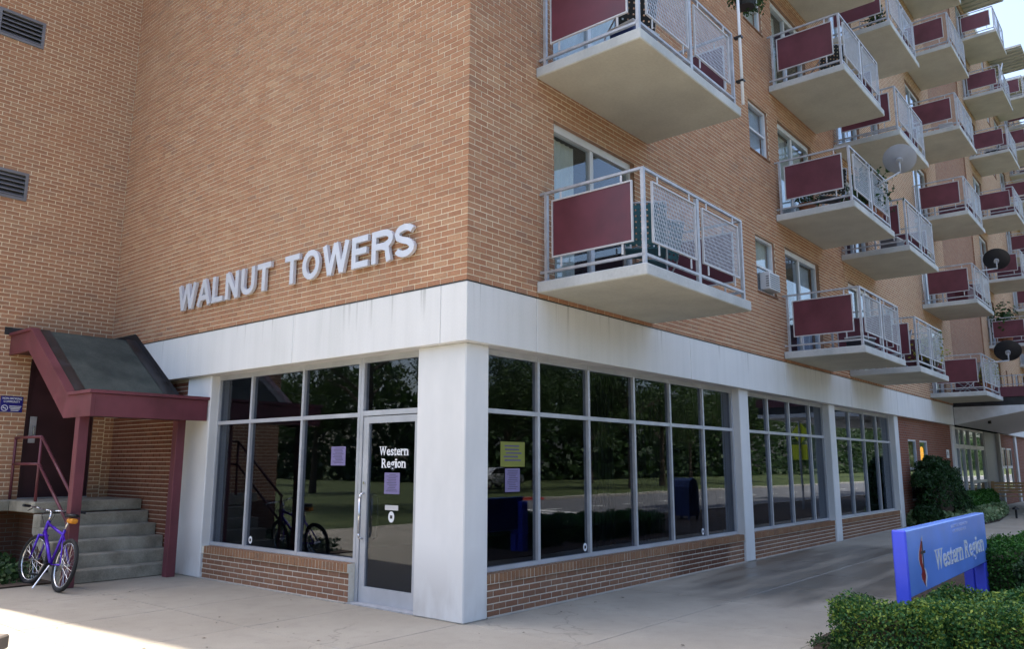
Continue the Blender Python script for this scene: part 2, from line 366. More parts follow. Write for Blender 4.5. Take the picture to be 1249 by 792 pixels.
# serif lettering: bold strokes from the built-in face with slab serifs added at the stem ends
SER = {'W': [(.1, 1), (.52, 1), (.92, 1)], 'R': [(.16, 0), (.86, 0), (.12, 1)], 't': [(.55, 0)], 'r': [(.3, 0), (.15, 2)],
       'n': [(.2, 0), (.82, 0), (.1, 2)], 'i': [(.5, 0), (.3, 2)]}
ADV = {'W': 1.0, 'e': .56, 's': .47, 't': .38, 'r': .46, 'n': .62, 'R': .76, 'g': .58, 'i': .32, 'o': .60, ' ': .3}
def serif_word(word, h):
    vs = []; fs = []; x = 0.
    for ch in word:
        a = ADV[ch]*h
        if ch != ' ':
            cap = {'W': 1., 'R': 1., 't': .88, 'i': .98}.get(ch, .70); y0 = -.28 if ch == 'g' else 0.
            v, f = fit_text(ch, a*.92, (cap-y0)*h, 1., .018); v[:, 1] += y0*h; v[:, 0] += x
            o = len(vs); vs += [tuple(p) for p in v]; fs += [tuple(i+o for i in q) for q in f]
            for (sx, lv) in SER.get(ch, []):
                yb = {0: 0., 1: .94, 2: .65}[lv]*h; cx = x+sx*a*.92; hw = .15*h
                q = [(cx-hw, yb, 0), (cx+hw, yb, 0), (cx+hw, yb+.06*h, 0), (cx-hw, yb+.06*h, 0), (cx-hw, yb, 1.001), (cx+hw, yb, 1.001), (cx+hw, yb+.06*h, 1.001), (cx-hw, yb+.06*h, 1.001)]
                o = len(vs); vs += q; fs += [tuple(i+o for i in g) for g in ((0, 3, 2, 1), (4, 5, 6, 7), (0, 1, 5, 4), (1, 2, 6, 5), (2, 3, 7, 6), (3, 0, 4, 7))]
        x += a
    v = np.array(vs); v[:, 0] -= v[:, 0].min(); return v, fs
def fit_serif(word, w_, h_, extr):
    v, f = serif_word(word, 1.); v[:, 0] *= w_/v[:, 0].max(); v[:, 1] *= h_; v[:, 2] *= extr; return v, f

# ------------------------------------------------------------------ bricks
W0 = -.09; ZF0, ZF1 = 2.855, 3.503; L = 8.31; ROOF = 22.67
def brick_layout(ua, ub, za, zb, u0, z0, openings=()):
    out = []
    r0 = int(math.floor((za-z0)/BZ+1e-6)); r1 = int(math.ceil((zb-z0)/BZ-1e-6))
    for r in range(r0, r1):
        zlo = z0+r*BZ+MO/2; zhi = z0+(r+1)*BZ-MO/2
        if zlo < za-1e-6 or zhi > zb+1e-6: continue
        par = .5*((r+1000) % 2); c0 = int(math.floor((ua-u0)/BU+par)); c1 = int(math.ceil((ub-u0)/BU+par))
        cuts = [(a, b) for a, b, lo, hi in openings if lo < zhi and hi > zlo]
        for c in range(c0, c1+1):
            a = u0+(c-par)*BU+MO/2; b = a+BU-MO; a = max(a, ua); b = min(b, ub)
            segs = [(a, b)]
            for (p, q) in cuts:
                ns = []
                for (x, y) in segs:
                    if q <= x or p >= y: ns.append((x, y))
                    else:
                        if p > x: ns.append((x, p))
                        if q < y: ns.append((q, y))
                segs = ns
            for (x, y) in segs:
                if y-x > .02: out.append((x, y, zlo, zhi))
    return out
def brick_faces(mb, axis, plane, a, b, z0, z1, d=.014, out=-1):
    """a brick proud of the plane; axis is the running axis, the face looks to -x or -y"""
    p = plane
    if axis == 1:
        v = [(p, a, z0), (p, b, z0), (p, b, z1), (p, a, z1), (p+d, a, z0), (p+d, b, z0), (p+d, b, z1), (p+d, a, z1)]
        f = [(0, 3, 2, 1), (0, 1, 5, 4), (1, 2, 6, 5), (2, 3, 7, 6), (3, 0, 4, 7)]
    else:
        v = [(a, p, z0), (b, p, z0), (b, p, z1), (a, p, z1), (a, p+d, z0), (b, p+d, z0), (b, p+d, z1), (a, p+d, z1)]
        f = [(0, 1, 2, 3), (0, 4, 5, 1), (1, 5, 6, 2), (2, 6, 7, 3), (3, 7, 4, 0)]
    mb.add(v, f)
_bm = {}
def lay(parent, bricks, axis, plane, mat, n_parts, key, back=None, stuffname='brickwork'):
    """n_parts nearest to key as objects of their own, the rest joined"""
    br = sorted(bricks, key=key); jit = random.Random(3)
    mb = MB()
    for i, (a, b, z0, z1) in enumerate(br):
        pl = plane+jit.uniform(-.0015, .0015)
        if i < n_parts:
            ln = round(b-a, 3); k_ = (axis, ln, mat)
            if k_ not in _bm:
                t = MB(); brick_faces(t, axis, 0, 0, b-a, 0, BZ-MO); _bm[k_] = t.mesh('brick', mat)
            mk('brick', _bm[k_], parent, (pl, a, z0) if axis == 1 else (a, pl, z0))
        else: brick_faces(mb, axis, pl, a, b, z0, z1)
    if mb.v:
        o = mb.build(stuffname, mat, parent); tag(o, kind='stuff')
def wall_grid(mb, axis, plane, ua, ub, za, zb, openings, depth=.22):
    """a wall sheet with openings and reveals, outer face looking to -x or -y"""
    us = sorted({ua, ub, *[max(ua, min(ub, q)) for o in openings for q in o[:2]]}); zs = sorted({za, zb, *[max(za, min(zb, q)) for o in openings for q in o[2:]]})
    P = (lambda u, d, z: (plane+d, u, z)) if axis == 1 else (lambda u, d, z: (u, plane+d, z))
    for i in range(len(us)-1):
        for j in range(len(zs)-1):
            cu = (us[i]+us[i+1])/2; cz = (zs[j]+zs[j+1])/2
            if any(o[0] < cu < o[1] and o[2] < cz < o[3] for o in openings): continue
            q = [P(us[i], 0, zs[j]), P(us[i+1], 0, zs[j]), P(us[i+1], 0, zs[j+1]), P(us[i], 0, zs[j+1])]
            mb.add(q, [(0, 1, 2, 3) if axis == 0 else (3, 2, 1, 0)])
    for (a, b, lo, hi) in openings:
        if b <= ua or a >= ub or hi <= za or lo >= zb: continue
        for (p, q, r, t) in (((a, lo), (a, hi), 0, 0), ((b, lo), (b, hi), 0, 0), ((a, lo), (b, lo), 0, 0), ((a, hi), (b, hi), 0, 0)):
            mb.rev = getattr(mb, 'rev', []) + [len(mb.f)]
            mb.add([P(p[0], 0, p[1]), P(q[0], 0, q[1]), P(q[0], depth, q[1]), P(p[0], depth, p[1])], [(0, 1, 2, 3)])

# ================================================================== SETTING
g = MB().add([(-400, -400, -.06), (500, -400, -.06), (500, 500, -.06), (-400, 500, -.06)], [(0, 1, 2, 3)]).build('ground', 'lawn'); tag(g, kind='structure')
base = B(-14, -7.0, -.05, 62, 9.2, -.022).build('pavement_base', 'soil'); tag(base, kind='structure')
side = empty('sidewalk', kind='structure')
sl = 1.5
smesh = {}
def paver(x, y, sx_, sy_):
    k_ = (round(sx_, 3), round(sy_, 3))
    if k_ not in smesh: smesh[k_] = B(.005, .005, -.03, sx_-.005, sy_-.005, 0).mesh('paving_slab', 'pave', bevel=.004)
    mk('paving_slab', smesh[k_], side, (x, y, rnd.uniform(-.0012, .0012)))
for i in range(-8, 41):
    for j in range(-5, 7):
        x = i*sl+.05; y = j*sl+.05
        if y >= 0 and x > -.2: continue
        if x >= 1.4 and y < -3.2: continue
        paver(x, y, sl, sl)
fl_ = MB()
bed = B(1.56, -6.95, -.02, 60, -2.93, .012).build('garden_bed', 'soil'); tag(bed, kind='structure')
bed2 = MB().prism([(16.7, -.01), (16.9, -.25), (18.0, -.95), (19.1, -1.38), (20.8, -1.45), (24.4, -1.15), (28.0, -.5), (28.0, -.01)], 2, .002, .03).build('planting_bed', 'soil', fix=True); tag(bed2, kind='structure')
bed3 = B(-3.2, 6.05, .002, -1.52, 8.3, .02).build('planting_bed', 'soil'); tag(bed3, kind='structure')
road = B(-200, -17.2, -.05, 300, -7.15, -.046).build('road', 'asphalt'); tag(road, kind='structure')
B(-200, -7.15, -.05, 300, -7.0, .06).build('kerb', 'kerb', bevel=.01)['kind'] = 'structure'
k2 = B(-200, -17.35, -.05, 8, -17.2, .06).add(*[[], []]); k2.box(24, -17.35, -.05, 300, -17.2, .06); k2.build('kerb', 'kerb')['kind'] = 'structure'
B(8, -17.38, -.05, 24, -17.17, .07).build('kerb', 'red_curb')['kind'] = 'structure'
mk_ = MB()
for q in range(-10, 60, 3): mk_.box(q, -12.25, -.045, q+1.6, -12.1, -.041)
for q in range(7): mk_.box(10+q*1.1, -16.8, -.045, 10.5+q*1.1, -7.5, -.041)
mk_.build('road_markings', 'road_white')['kind'] = 'structure'
B(-200, -19.2, -.05, 300, -17.4, -.04).build('path', 'kerb')['kind'] = 'structure'

# ================================================================== MAIN BUILDING
bld = empty('apartment_building', (0, 0, 0), label='tall tan brick apartment building with white concrete fascia and stacked balconies', cat='building')
FH, ZS = 2.711, 3.69
STX = [1.10, 8.70, 12.60, 20.12, 31.0, 39.0, 43.0]
BW, BD = 2.67, 1.48
doors = []; wins = []
for s_, X in enumerate(STX):
    for k in range(7): doors.append((X+.36, X+2.28, ZS+k*FH, ZS+k*FH+2.16))
for X in (7.62, 16.0, 19.0 , 26.9, 46.8):
    if X == 26.9 or X == 19.0: continue
    for k in range(7): wins.append((X, X+.90, ZS+k*FH+1.05, ZS+k*FH+2.08))
for X in (37.2,):
    for k in range(7): wins.append((X, X+.90, ZS+k*FH+1.05, ZS+k*FH+2.08))
for X in (34.6, 36.0):
    wins.append((X, X+.35, ZS+.95, ZS+2.0))
def snap(z): return ZF1+round((z-ZF1)/BZ)*BZ
doors = [(a, b, snap(lo), snap(hi)) for a, b, lo, hi in doors]; wins = [(a, b, snap(lo), snap(hi)) for a, b, lo, hi in wins]
op = doors+wins
XG, ZG = 12.74, 11.543         # brick by brick up to here, printed bricks beyond
ZGA = 11.543
# wall A (faces -x)
mb = MB().add([(W0+.0065, W0+.008, ZF1), (W0+.0065, L, ZF1), (W0+.0065, L, ZGA), (W0+.0065, W0+.008, ZGA)], [(3, 2, 1, 0)])
wa = mb.build('brick_wall', 'mortar', bld); wa['label'] = 'blank brick end wall'
brA = brick_layout(W0+.0015, L, ZF1, ZGA, W0, ZF1)
lay(wa, brA, 1, W0+.0015, 'brickA', 150, lambda b: math.hypot(b[0], (b[2]-ZF1)*1.3))
MB().add([(W0+.002, W0, ZGA), (W0+.002, L, ZGA), (W0+.002, L, ROOF), (W0+.002, W0, ROOF)], [(3, 2, 1, 0)]).build('upper_brick_wall', 'brickAt', bld)
# wall B (faces -y)
mb = MB(); wall_grid(mb, 0, W0+.0065, W0+.008, XG, ZF1, ZG, op)
wb = mb.build('brick_wall', 'mortar', bld); wb['label'] = 'brick wall behind the balconies'
brB = brick_layout(W0+.0155, XG, ZF1, ZG, W0, ZF1, [(a-.0, b+.0, lo, hi) for a, b, lo, hi in op])
lay(wb, brB, 0, W0+.0015, 'brickB', 150, lambda b: math.hypot(b[0], (b[2]-ZF1)*1.3))
mb = MB(); wall_grid(mb, 0, W0+.002, W0, XG, ZG, ROOF, op); wall_grid(mb, 0, W0+.002, XG, 23.9, ZF1, ROOF, op); wall_grid(mb, 0, W0+.002, 29.9, 62, ZF1, ROOF, op)
mb.build('upper_brick_wall', 'brickBt', bld)
pz = MB(); wall_grid(pz, 0, W0+.05, 23.9, 29.9, ZF1, ROOF, [], .1)
pz.add([(23.9, W0, ZF1), (23.9, W0+.05, ZF1), (23.9, W0+.05, ROOF), (23.9, W0, ROOF)], [(0, 1, 2, 3)]).add([(29.9, W0, ZF1), (29.9, W0+.05, ZF1), (29.9, W0+.05, ROOF), (29.9, W0, ROOF)], [(3, 2, 1, 0)])
pz.build('recessed_brick_panel', 'brickDt', bld)
# core: keeps the sun out, closes the top, dark behind the glass
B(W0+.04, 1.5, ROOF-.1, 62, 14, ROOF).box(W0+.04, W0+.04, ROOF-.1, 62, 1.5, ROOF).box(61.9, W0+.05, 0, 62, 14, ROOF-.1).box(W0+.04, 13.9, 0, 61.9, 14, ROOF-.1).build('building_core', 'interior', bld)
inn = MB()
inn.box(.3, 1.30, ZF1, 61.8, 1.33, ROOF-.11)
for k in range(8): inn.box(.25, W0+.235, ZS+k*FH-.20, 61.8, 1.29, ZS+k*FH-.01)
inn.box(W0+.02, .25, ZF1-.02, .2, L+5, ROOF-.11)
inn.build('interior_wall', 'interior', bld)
B(W0-.05, W0-.05, ROOF, 62.1, .4, ROOF+.28).box(W0-.05, .4, ROOF, .3, L-.01, ROOF+.28).build('parapet_coping', 'fascia', bld)

# fascia: separate precast panels
fa = MB(); edges = [W0, 1.10, 4.9, 8.7, 12.6, 16.4, 20.0, 23.09]
for a, b in zip(edges, edges[1:]):
    a2 = a+(.0 if a == W0 else .004)
    B(a2, W0, ZF0, b-.004, .30, ZF1-.008).build('fascia_panel', 'fascia', bld, bevel=.006)
ya = [W0+.393, 3.1, 5.6, L-.002]
ea = [.304, 2.9, 5.4, L-.004]
for i, (a, b) in enumerate(zip([.304, 3.0, 5.7], [2.996, 5.696, L-.004])):
    B(W0, a, ZF0, .30, b, ZF1-.008).build('fascia_panel', 'fascia', bld, bevel=.006)
B(33.5, W0, ZF0, 62, .3, ZF1-.008).build('fascia_panel', 'fascia', bld, bevel=.006)
B(W0-.004, W0-.004, ZF1-.008, 23.09, .1, ZF1+.001).box(W0-.004, .1, ZF1-.008, .1, L-.004, ZF1+.001).build('flashing_strip', 'tar', bld)
# columns
B(0, 0, 0, .37, .732, ZF0).build('column', 'column', bld, bevel=.012)
B(0, 5.09, 0, .30, 5.76, ZF0).build('column', 'column', bld, bevel=.012)
for x in (6.79, 11.30, 16.30): B(x, 0, 0, x+.36, .40, ZF0).build('column', 'column', bld, bevel=.012)
B(23.1, 0, 0, 23.55, .3, ZF0).build('column', 'column', bld, bevel=.012)
B(35.6, -.02, 0, 36.0, .3, ZF0).build('column', 'column', bld, bevel=.012)
B(44.6, -.02, 0, 45.0, .3, ZF0).build('column', 'column', bld, bevel=.012)

# glazed bays ------------------------------------------------------
def rect(axis, plane, u0, u1, z0, z1, d0, d1, mb=None):
    mb = mb or MB()
    return mb.box(plane+d0, u0, z0, plane+d1, u1, z1) if axis == 1 else mb.box(u0, plane+d0, z0, u1, plane+d1, z1)
def bay(axis, plane, us, zsill, ztr, zhead, zt2=None, skip=(), mw=.022):
    """us: mullion centres; one window > frame, pane each"""
    wd = empty('shopfront_window'); wd.parent = bld
    fr = MB(); n = len(us)
    for i, u in enumerate(us):
        rect(axis, plane, u-mw, u+mw, zsill-.045, ZF0-.002, -.03, .05, fr)
    for i in range(n-1):
        a, b = us[i]+mw, us[i+1]-mw
        rect(axis, plane, a, b, zhead, ZF0-.002, -.026, .046, fr); rect(axis, plane, a, b, ztr-.0, ztr+.05, -.028, .048, fr)
        rect(axis, plane, a, b, zsill-.045, zsill, -.026, .05, fr)
        for (lo, hi) in ((zsill, ztr), (ztr+.05, zhead)):
            rect(axis, plane, a-.004, b+.004, lo-.004, hi+.004, .008, .014).build('pane', 'glass', wd)
    fr.build('window_frame', 'alu', wd)
    return wd
ZH, ZT, ZSL = 2.786, 2.138, .486
bay(0, .16, [.40, 1.414, 2.469, 3.59, 4.62, 5.69, 6.765], ZSL, ZT, ZH)
bay(0, .16, [7.18, 8.31, 9.36, 10.50, 11.28], ZSL, ZT, ZH)
bay(0, .16, [11.69, 13.04, 14.12, 15.15, 16.27], ZSL, ZT, ZH)
bay(1, .16, [1.88, 3.025, 4.228, 5.09], ZSL, ZT, ZH)
# glazed door
dr = empty('glass_door'); dr.parent = bld
fr = MB()
rect(1, .16, .732, .80, 0.0, ZF0-.002, -.03, .05, fr); rect(1, .16, 1.80, 1.852, 0, ZF0-.002, -.03, .05, fr)
rect(1, .16, .80, 1.80, ZH, ZF0-.002, -.026, .046, fr); rect(1, .16, .80, 1.80, 2.145, 2.205, -.028, .048, fr)
rect(1, .16, .796, 1.804, 2.20, ZH+.004, .008, .014).build('pane', 'glass', dr)
fr.build('door_frame', 'alu', dr)
lf = MB(); rect(1, .16, .806, .905, .015, 2.135, -.018, .03, lf); rect(1, .16, 1.70, 1.794, .015, 2.135, -.018, .03, lf)
rect(1, .16, .905, 1.70, .015, .19, -.018, .03, lf); rect(1, .16, .905, 1.70, 2.055, 2.135, -.018, .03, lf)
lf.build('door_leaf', 'alu', dr); rect(1, .16, .90, 1.705, .185, 2.06, .004, .010).build('pane', 'glass', dr)
h = MB().tube([(.135, 1.745, .72), (.085, 1.745, .735), (.075, 1.745, .78), (.075, 1.745, 1.18), (.085, 1.745, 1.225), (.135, 1.745, 1.24)], .013, 8)
h.build('door_handle', 'chrome', dr, smooth=True)
MB().tube([(.20, 1.64, .72), (.235, 1.60, .74), (.235, 1.60, 1.20), (.20, 1.64, 1.22)], .012, 8).build('door_handle', 'black', dr, smooth=True)
MB().bar((.14, 1.745, 1.36), (.125, 1.745, 1.36), .016, 12).build('lock_cylinder', 'chrome', dr)
B(.02, .732, 0, .24, 1.852, .014).build('threshold', 'galv', dr)
# room behind the shopfront
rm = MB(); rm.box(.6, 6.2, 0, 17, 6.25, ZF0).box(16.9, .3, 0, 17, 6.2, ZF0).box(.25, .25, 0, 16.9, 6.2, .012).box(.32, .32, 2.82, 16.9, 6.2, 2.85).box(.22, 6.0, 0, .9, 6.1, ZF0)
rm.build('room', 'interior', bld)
vb = MB()
for i in range(60):
    x = 2.62+i*.085; a = .03
    if rnd.random() < .25 or 3.55 < x < 3.7: continue
    vb.add([(x, .30, .5), (x+.03, .36, .5), (x+.03, .36, 2.78), (x, .30, 2.78)], [(0, 1, 2, 3)])
vb.build('vertical_blinds', 'vblind', bld)

# balcony doors and flat windows ------------------------------------
def sliding_door(a, b, lo, hi, detail):
    wd = empty('balcony_door'); wd.parent = bld
    fr = MB(); p = W0+.10; t = .055; m = (a+b)/2
    rect(0, p, a, b, hi-.10, hi, -.03, .06, fr); rect(0, p, a, b, lo, lo+.05, -.03, .06, fr)
    rect(0, p, a, a+t, lo+.05, hi-.10, -.03, .06, fr); rect(0, p, b-t, b, lo+.05, hi-.10, -.03, .06, fr)
    rect(0, p, m-.04, m+.04, lo+.05, hi-.10, -.012, .055, fr)
    fr.build('door_frame', 'whitepaint', wd)
    rect(0, p, a+t, m-.04, lo+.05, hi-.10, .02, .026).build('pane', 'glass2', wd); rect(0, p, m+.04, b-t, lo+.05, hi-.10, .005, .011).build('pane', 'glass2', wd)
    if detail is not None:
        c = MB(); kind = (0, 3, 1, 2, 3, 0, 2, 1, 3)[detail % 9]
        x0, x1 = (a+.02, a+.75) if kind in (0, 2) else (b-.95, b-.03)
        if kind == 3: x0, x1 = a+.03, b-.05
        n = int((x1-x0)/.05)
        for i in range(n):
            xa = x0+i*.05; c.add([(xa, p+.12+.02*(i % 2), lo+.06), (xa+.05, p+.12+.02*((i+1) % 2), lo+.06), (xa+.05, p+.12+.02*((i+1) % 2), hi-.1), (xa, p+.12+.02*(i % 2), hi-.1)], [(0, 1, 2, 3)])
        c.build('curtain', 'curtain' if kind != 1 else 'blind', wd)
for i, (a, b, lo, hi) in enumerate(doors):
    if a < 2 and lo > 9.5: continue
    if a > 38 and (lo < 6): continue
    sliding_door(a, b, lo, hi, i)
for i, (a, b, lo, hi) in enumerate(wins):
    wd = empty('window'); wd.parent = bld; p = W0+.08; t = .045; m = (lo+hi)/2-.02
    fr = MB(); rect(0, p, a, b, hi-t, hi, -.03, .05, fr); rect(0, p, a, b, lo, lo+t, -.03, .05, fr); rect(0, p, a, a+t, lo+t, hi-t, -.03, .05, fr); rect(0, p, b-t, b, lo+t, hi-t, -.03, .05, fr)
    rect(0, p, a+t, b-t, m-.02, m+.02, -.02, .045, fr); fr.build('window_frame', 'whitepaint', wd)
    rect(0, p, a+t, b-t, m+.02, hi-t, .02, .025).build('pane', 'glass2', wd); rect(0, p, a+t, b-t, lo+t, m-.02, .006, .011).build('pane', 'glass2', wd)
    rect(0, p, a+.02, b-.02, (lo+.05) if i % 3 else m, hi-.03, .085, .09).build('blind', 'blind' if i % 2 else 'curtain', wd)
    rect(0, W0, a-.02, b+.02, lo-.03, lo-.002, -.02, .05).build('window_sill', 'redB', wd)

# balconies ----------------------------------------------------------
def screen_mesh(w_, h_):
    """expanded metal: crossing strips in the x-z plane"""
    mb = MB(); st = .036; sl_ = .62; t = .0062; n = int((w_+h_/sl_)/st)+2
    for sgn in (1, -1):
        for i in range(n):
            x0 = i*st; pts = []
            # line from (x0,0) going left/up with slope 1/sl_
            xa, za = x0, 0.; xb, zb = x0-h_*sl_*.62, h_
            ta = 0.; tb = 1.
            dx = xb-xa
            if dx != 0:
                lo = sorted(((0-xa)/dx, (w_-xa)/dx)); ta = max(ta, lo[0]); tb = min(tb, lo[1])
            if tb-ta < .01: continue
            p, q = (xa+dx*ta, h_*ta), (xa+dx*tb, h_*tb)
            if sgn < 0: p = (w_-p[0], p[1]); q = (w_-q[0], q[1])
            y = .0015*sgn
            mb.add([(p[0]-t, y, p[1]), (p[0]+t, y, p[1]), (q[0]+t, y, q[1]), (q[0]-t, y, q[1])], [(0, 1, 2, 3)])
    return mb.mesh('mesh_screen', 'galv')
def frame_mesh(w_, h_, d=.026, t=.017, hang=True, hz=.085, mat='panelgrey'):
    mb = MB(); mb.box(0, -d/2, 0, t, d/2, h_).box(w_-t, -d/2, 0, w_, d/2, h_).box(t, -d/2, 0, w_-t, d/2, t).box(t, -d/2, h_-t, w_-t, d/2, h_)
    if hang:
        for x in (.12, w_-.15): mb.box(x, -.006, h_, x+.022, .006, h_+hz).box(x, -.006, -hz-.04, x+.022, .006, 0)
    return mb.mesh('panel_frame', mat)
SW = 1.02; SH = .70; PW = 1.10; PH = .70
me_slab = B(0, -BD, -.135, BW, 0, 0).mesh('slab', 'slab', bevel=.012)
me_scr = screen_mesh(SW-.04, SH-.04); me_frm = frame_mesh(SW, SH)
pf = frame_mesh(PW, PH); pf.transform(Matrix.Rotation(-math.pi/2, 4, 'Z')); 
me_pan = B(-.004, -PW+.02, .02, .004, -.02, PH-.02).mesh('privacy_panel', 'maroon_panel')
me_post = B(-.02, -.02, 0, .02, .02, 1.07).mesh('post', 'galv'); me_mid = B(-.032, -.02, 0, .032, .02, 1.06).mesh('post', 'galv')
rl = BW-.14
me_rf = B(.06, -.018, 0, BW-.06, .018, .03).mesh('rail', 'galv'); me_rs = B(-.018, -BD+.09, 0, .018, 0, .03).mesh('rail', 'galv')
def balcony(X, k, skip_panel=False, tilt=0.):
    z = ZS+k*FH; b = empty('balcony', (X, W0, z)); b.parent = bld
    mk('slab', me_slab, b)
    for x in (.08, BW-.08): mk('post', me_post, b, (x, -BD+.07, 0))
    mk('post', me_mid, b, (BW/2, -BD+.07, 0))
    for x in (.08, BW-.08): mk('post', me_post, b, (x, -.09, 0))
    mk('rail', me_rf, b, (0, -BD+.07, 1.07)); mk('rail', me_rf, b, (0, -BD+.07, .10))
    for x in (.08, BW-.08): mk('rail', me_rs, b, (x, -.0, 1.072)); mk('rail', me_rs, b, (x, -.0, .102))
    for x in (.24, BW/2+.10):
        mk('screen_frame', me_frm, b, (x-.02, -BD+.045, .27)); mk('mesh_screen', me_scr, b, (x, -BD+.045, .29))
    for x in ((.055, BW-.055)):
        mk('panel_frame', pf, b, (x, -.19, .27)); mk('privacy_panel', me_pan, b, (x, -.19, .27))
    return b
ranges = {0: (0, 1), 1: (0, 1, 2, 3), 2: (0, 1, 2, 3, 4), 3: (0, 1, 2, 3, 4, 5), 4: (1, 2, 3, 4, 5, 6), 5: (3, 4, 5, 6), 6: (3, 4, 5, 6)}
ranges[4] = (0, 1, 2, 3, 4, 5, 6); ranges[5] = (1, 2, 3, 4, 5, 6); ranges[6] = (1, 2, 3, 4, 5, 6)
for s_, ks in ranges.items():
    for k in ks: balcony(STX[s_], k)
for s_ in range(1, 7):      # ribbed canopy over each topmost balcony
    X = STX[s_]; c = MB(); c.box(X-.1, W0-BD-.1, ROOF-.12, X+BW+.15, W0, ROOF-.02)
    for i in range(8): c.box(X+i*.38, W0-BD-.08, ROOF-.18, X+i*.38+.07, W0-.01, ROOF-.12)
    c.build('balcony_canopy', 'slab', bld)

# lower walls ---------------------------------------------------------
def low_wall(axis, plane, ua, ub, n, nrow, label, mat, cat='low wall'):
    """five courses and a rowlock sill"""
    t = empty('low_brick_wall', (0, 0, 0), label=label, cat=cat, group='low brick walls under the shopfront windows')
    p = plane; b = MB()
    rect(axis, p, ua, ub, 0, .335, .0045, .16, b); rect(axis, p, ua, ub, .335, .436, -.0165, .09+.02, b); b.build('mortar_bed', 'mortar_grey', t); rect(axis, p, ua+.003, ub-.003, .001, .012, -.045, -.0005).build('footing', 'kerb', t)
    lay(t, brick_layout(ua+.002, ub-.002, 0.0, .3355, 0., 0.), axis, p, mat, n, lambda q: q[0]+q[2]*.1, stuffname='brick_courses')
    # rowlock: bricks on edge
    m = MB(); i = 0; u = ua+.006; rmesh = {}
    pl = p-.022
    key = (axis, mat, 'row')
    if key not in _bm:
        q = MB(); brick_faces(q, axis, 0, 0, .055, 0, .094, .03)
        if axis == 1: q.add([(0, 0, .094), (0, .055, .094), (.10, .055, .096), (.10, 0, .096)], [(0, 3, 2, 1)][:1])
        else: q.add([(0, 0, .094), (.055, 0, .094), (.055, .10, .096), (0, .10, .096)], [(0, 1, 2, 3)])
        _bm[key] = q.mesh('rowlock_brick', 'rowlock'+mat[-1])
    rest = MB()
    while u+.055 < ub:
        q = pl+rnd.uniform(-.002, .002)
        if i < nrow: mk('rowlock_brick', _bm[key], t, (q, u, .343) if axis == 1 else (u, q, .343))
        else: brick_faces(rest, axis, q, u, u+.055, .343, .437, .03)
        u += .0675; i += 1
    if rest.v: rest.build('rowlock_course', 'rowlock'+mat[-1], t)['kind'] = 'stuff'
    return t
low_wall(1, .04, 1.856, 5.088, 120, 60, 'low brick wall under the shop window left of the glass door', 'redA')
low_wall(0, .04, .372, 6.788, 190, 98, 'long low brick wall right of the white corner column, wet at its far end', 'redB')
low_wall(0, .04, 7.152, 11.298, 60, 60, 'low brick wall between the second and third white columns', 'redB')
low_wall(0, .04, 11.662, 16.298, 0, 0, 'low brick wall behind the blue sign, before the dark bush', 'redB')

# recessed brick return beside the stairs, under the fascia (part of the building)
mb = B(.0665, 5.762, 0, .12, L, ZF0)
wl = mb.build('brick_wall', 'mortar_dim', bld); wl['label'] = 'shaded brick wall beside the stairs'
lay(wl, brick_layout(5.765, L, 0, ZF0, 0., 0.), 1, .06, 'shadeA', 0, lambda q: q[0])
# brick wall at the entrance end
lw = [(17.75, 18.62, .62, 2.28), (19.0, 19.9, .62, 2.28)]
mb = MB(); wall_grid(mb, 0, .06, 16.66, 23.1, 0, ZF0, lw, .12); mb.build('brick_wall', 'redBt', bld)['label'] = 'red brick wall behind the dark bush'
for (a, b, lo, hi) in lw:
    wd = empty('window'); wd.parent = bld; fr = MB(); p = .09; t = .05
    for q in ((a, b, hi-t, hi), (a, b, lo, lo+t), (a, a+t, lo+t, hi-t), (b-t, b, lo+t, hi-t), (a+t, b-t, 1.45, 1.52)): rect(0, p, *q, -.02, .05, fr)
    fr.build('window_frame', 'whitepaint', wd)
    rect(0, p, a+t, b-t, 1.52, hi-t, .01, .016).build('pane', 'glass2', wd); rect(0, p, a+t, b-t, lo+t, 1.45, .01, .016).build('pane', 'glass', wd)
mb = MB(); lw2 = [(32.3, 33.45, .55, 2.3), (33.65, 34.9, .55, 2.3)]
wall_grid(mb, 0, .06, 31.9, 62, 0, ZF0, lw2, .12); mb.build('brick_wall', 'redBt', bld)['label'] = 'red brick wall beyond the entrance'
for (a, b, lo, hi) in lw2:
    wd = empty('window'); wd.parent = bld; fr = MB(); p = .09; t = .07
    for q in ((a, b, hi-t, hi), (a, b, lo, lo+t), (a, a+t, lo+t, hi-t), (b-t, b, lo+t, hi-t), (a+t, b-t, 1.45, 1.55)): rect(0, p, *q, -.02, .05, fr)
    fr.build('window_frame', 'whitepaint', wd)
    rect(0, p, a+t, b-t, 1.55, hi-t, .01, .016).build('pane', 'glass2', wd); rect(0, p, a+t, b-t, lo+t, 1.45, .01, .016).build('pane', 'glass', wd)
B(16.8, .5, .01, 40, .52, ZF0-.01).build('interior_wall', 'interior', bld)
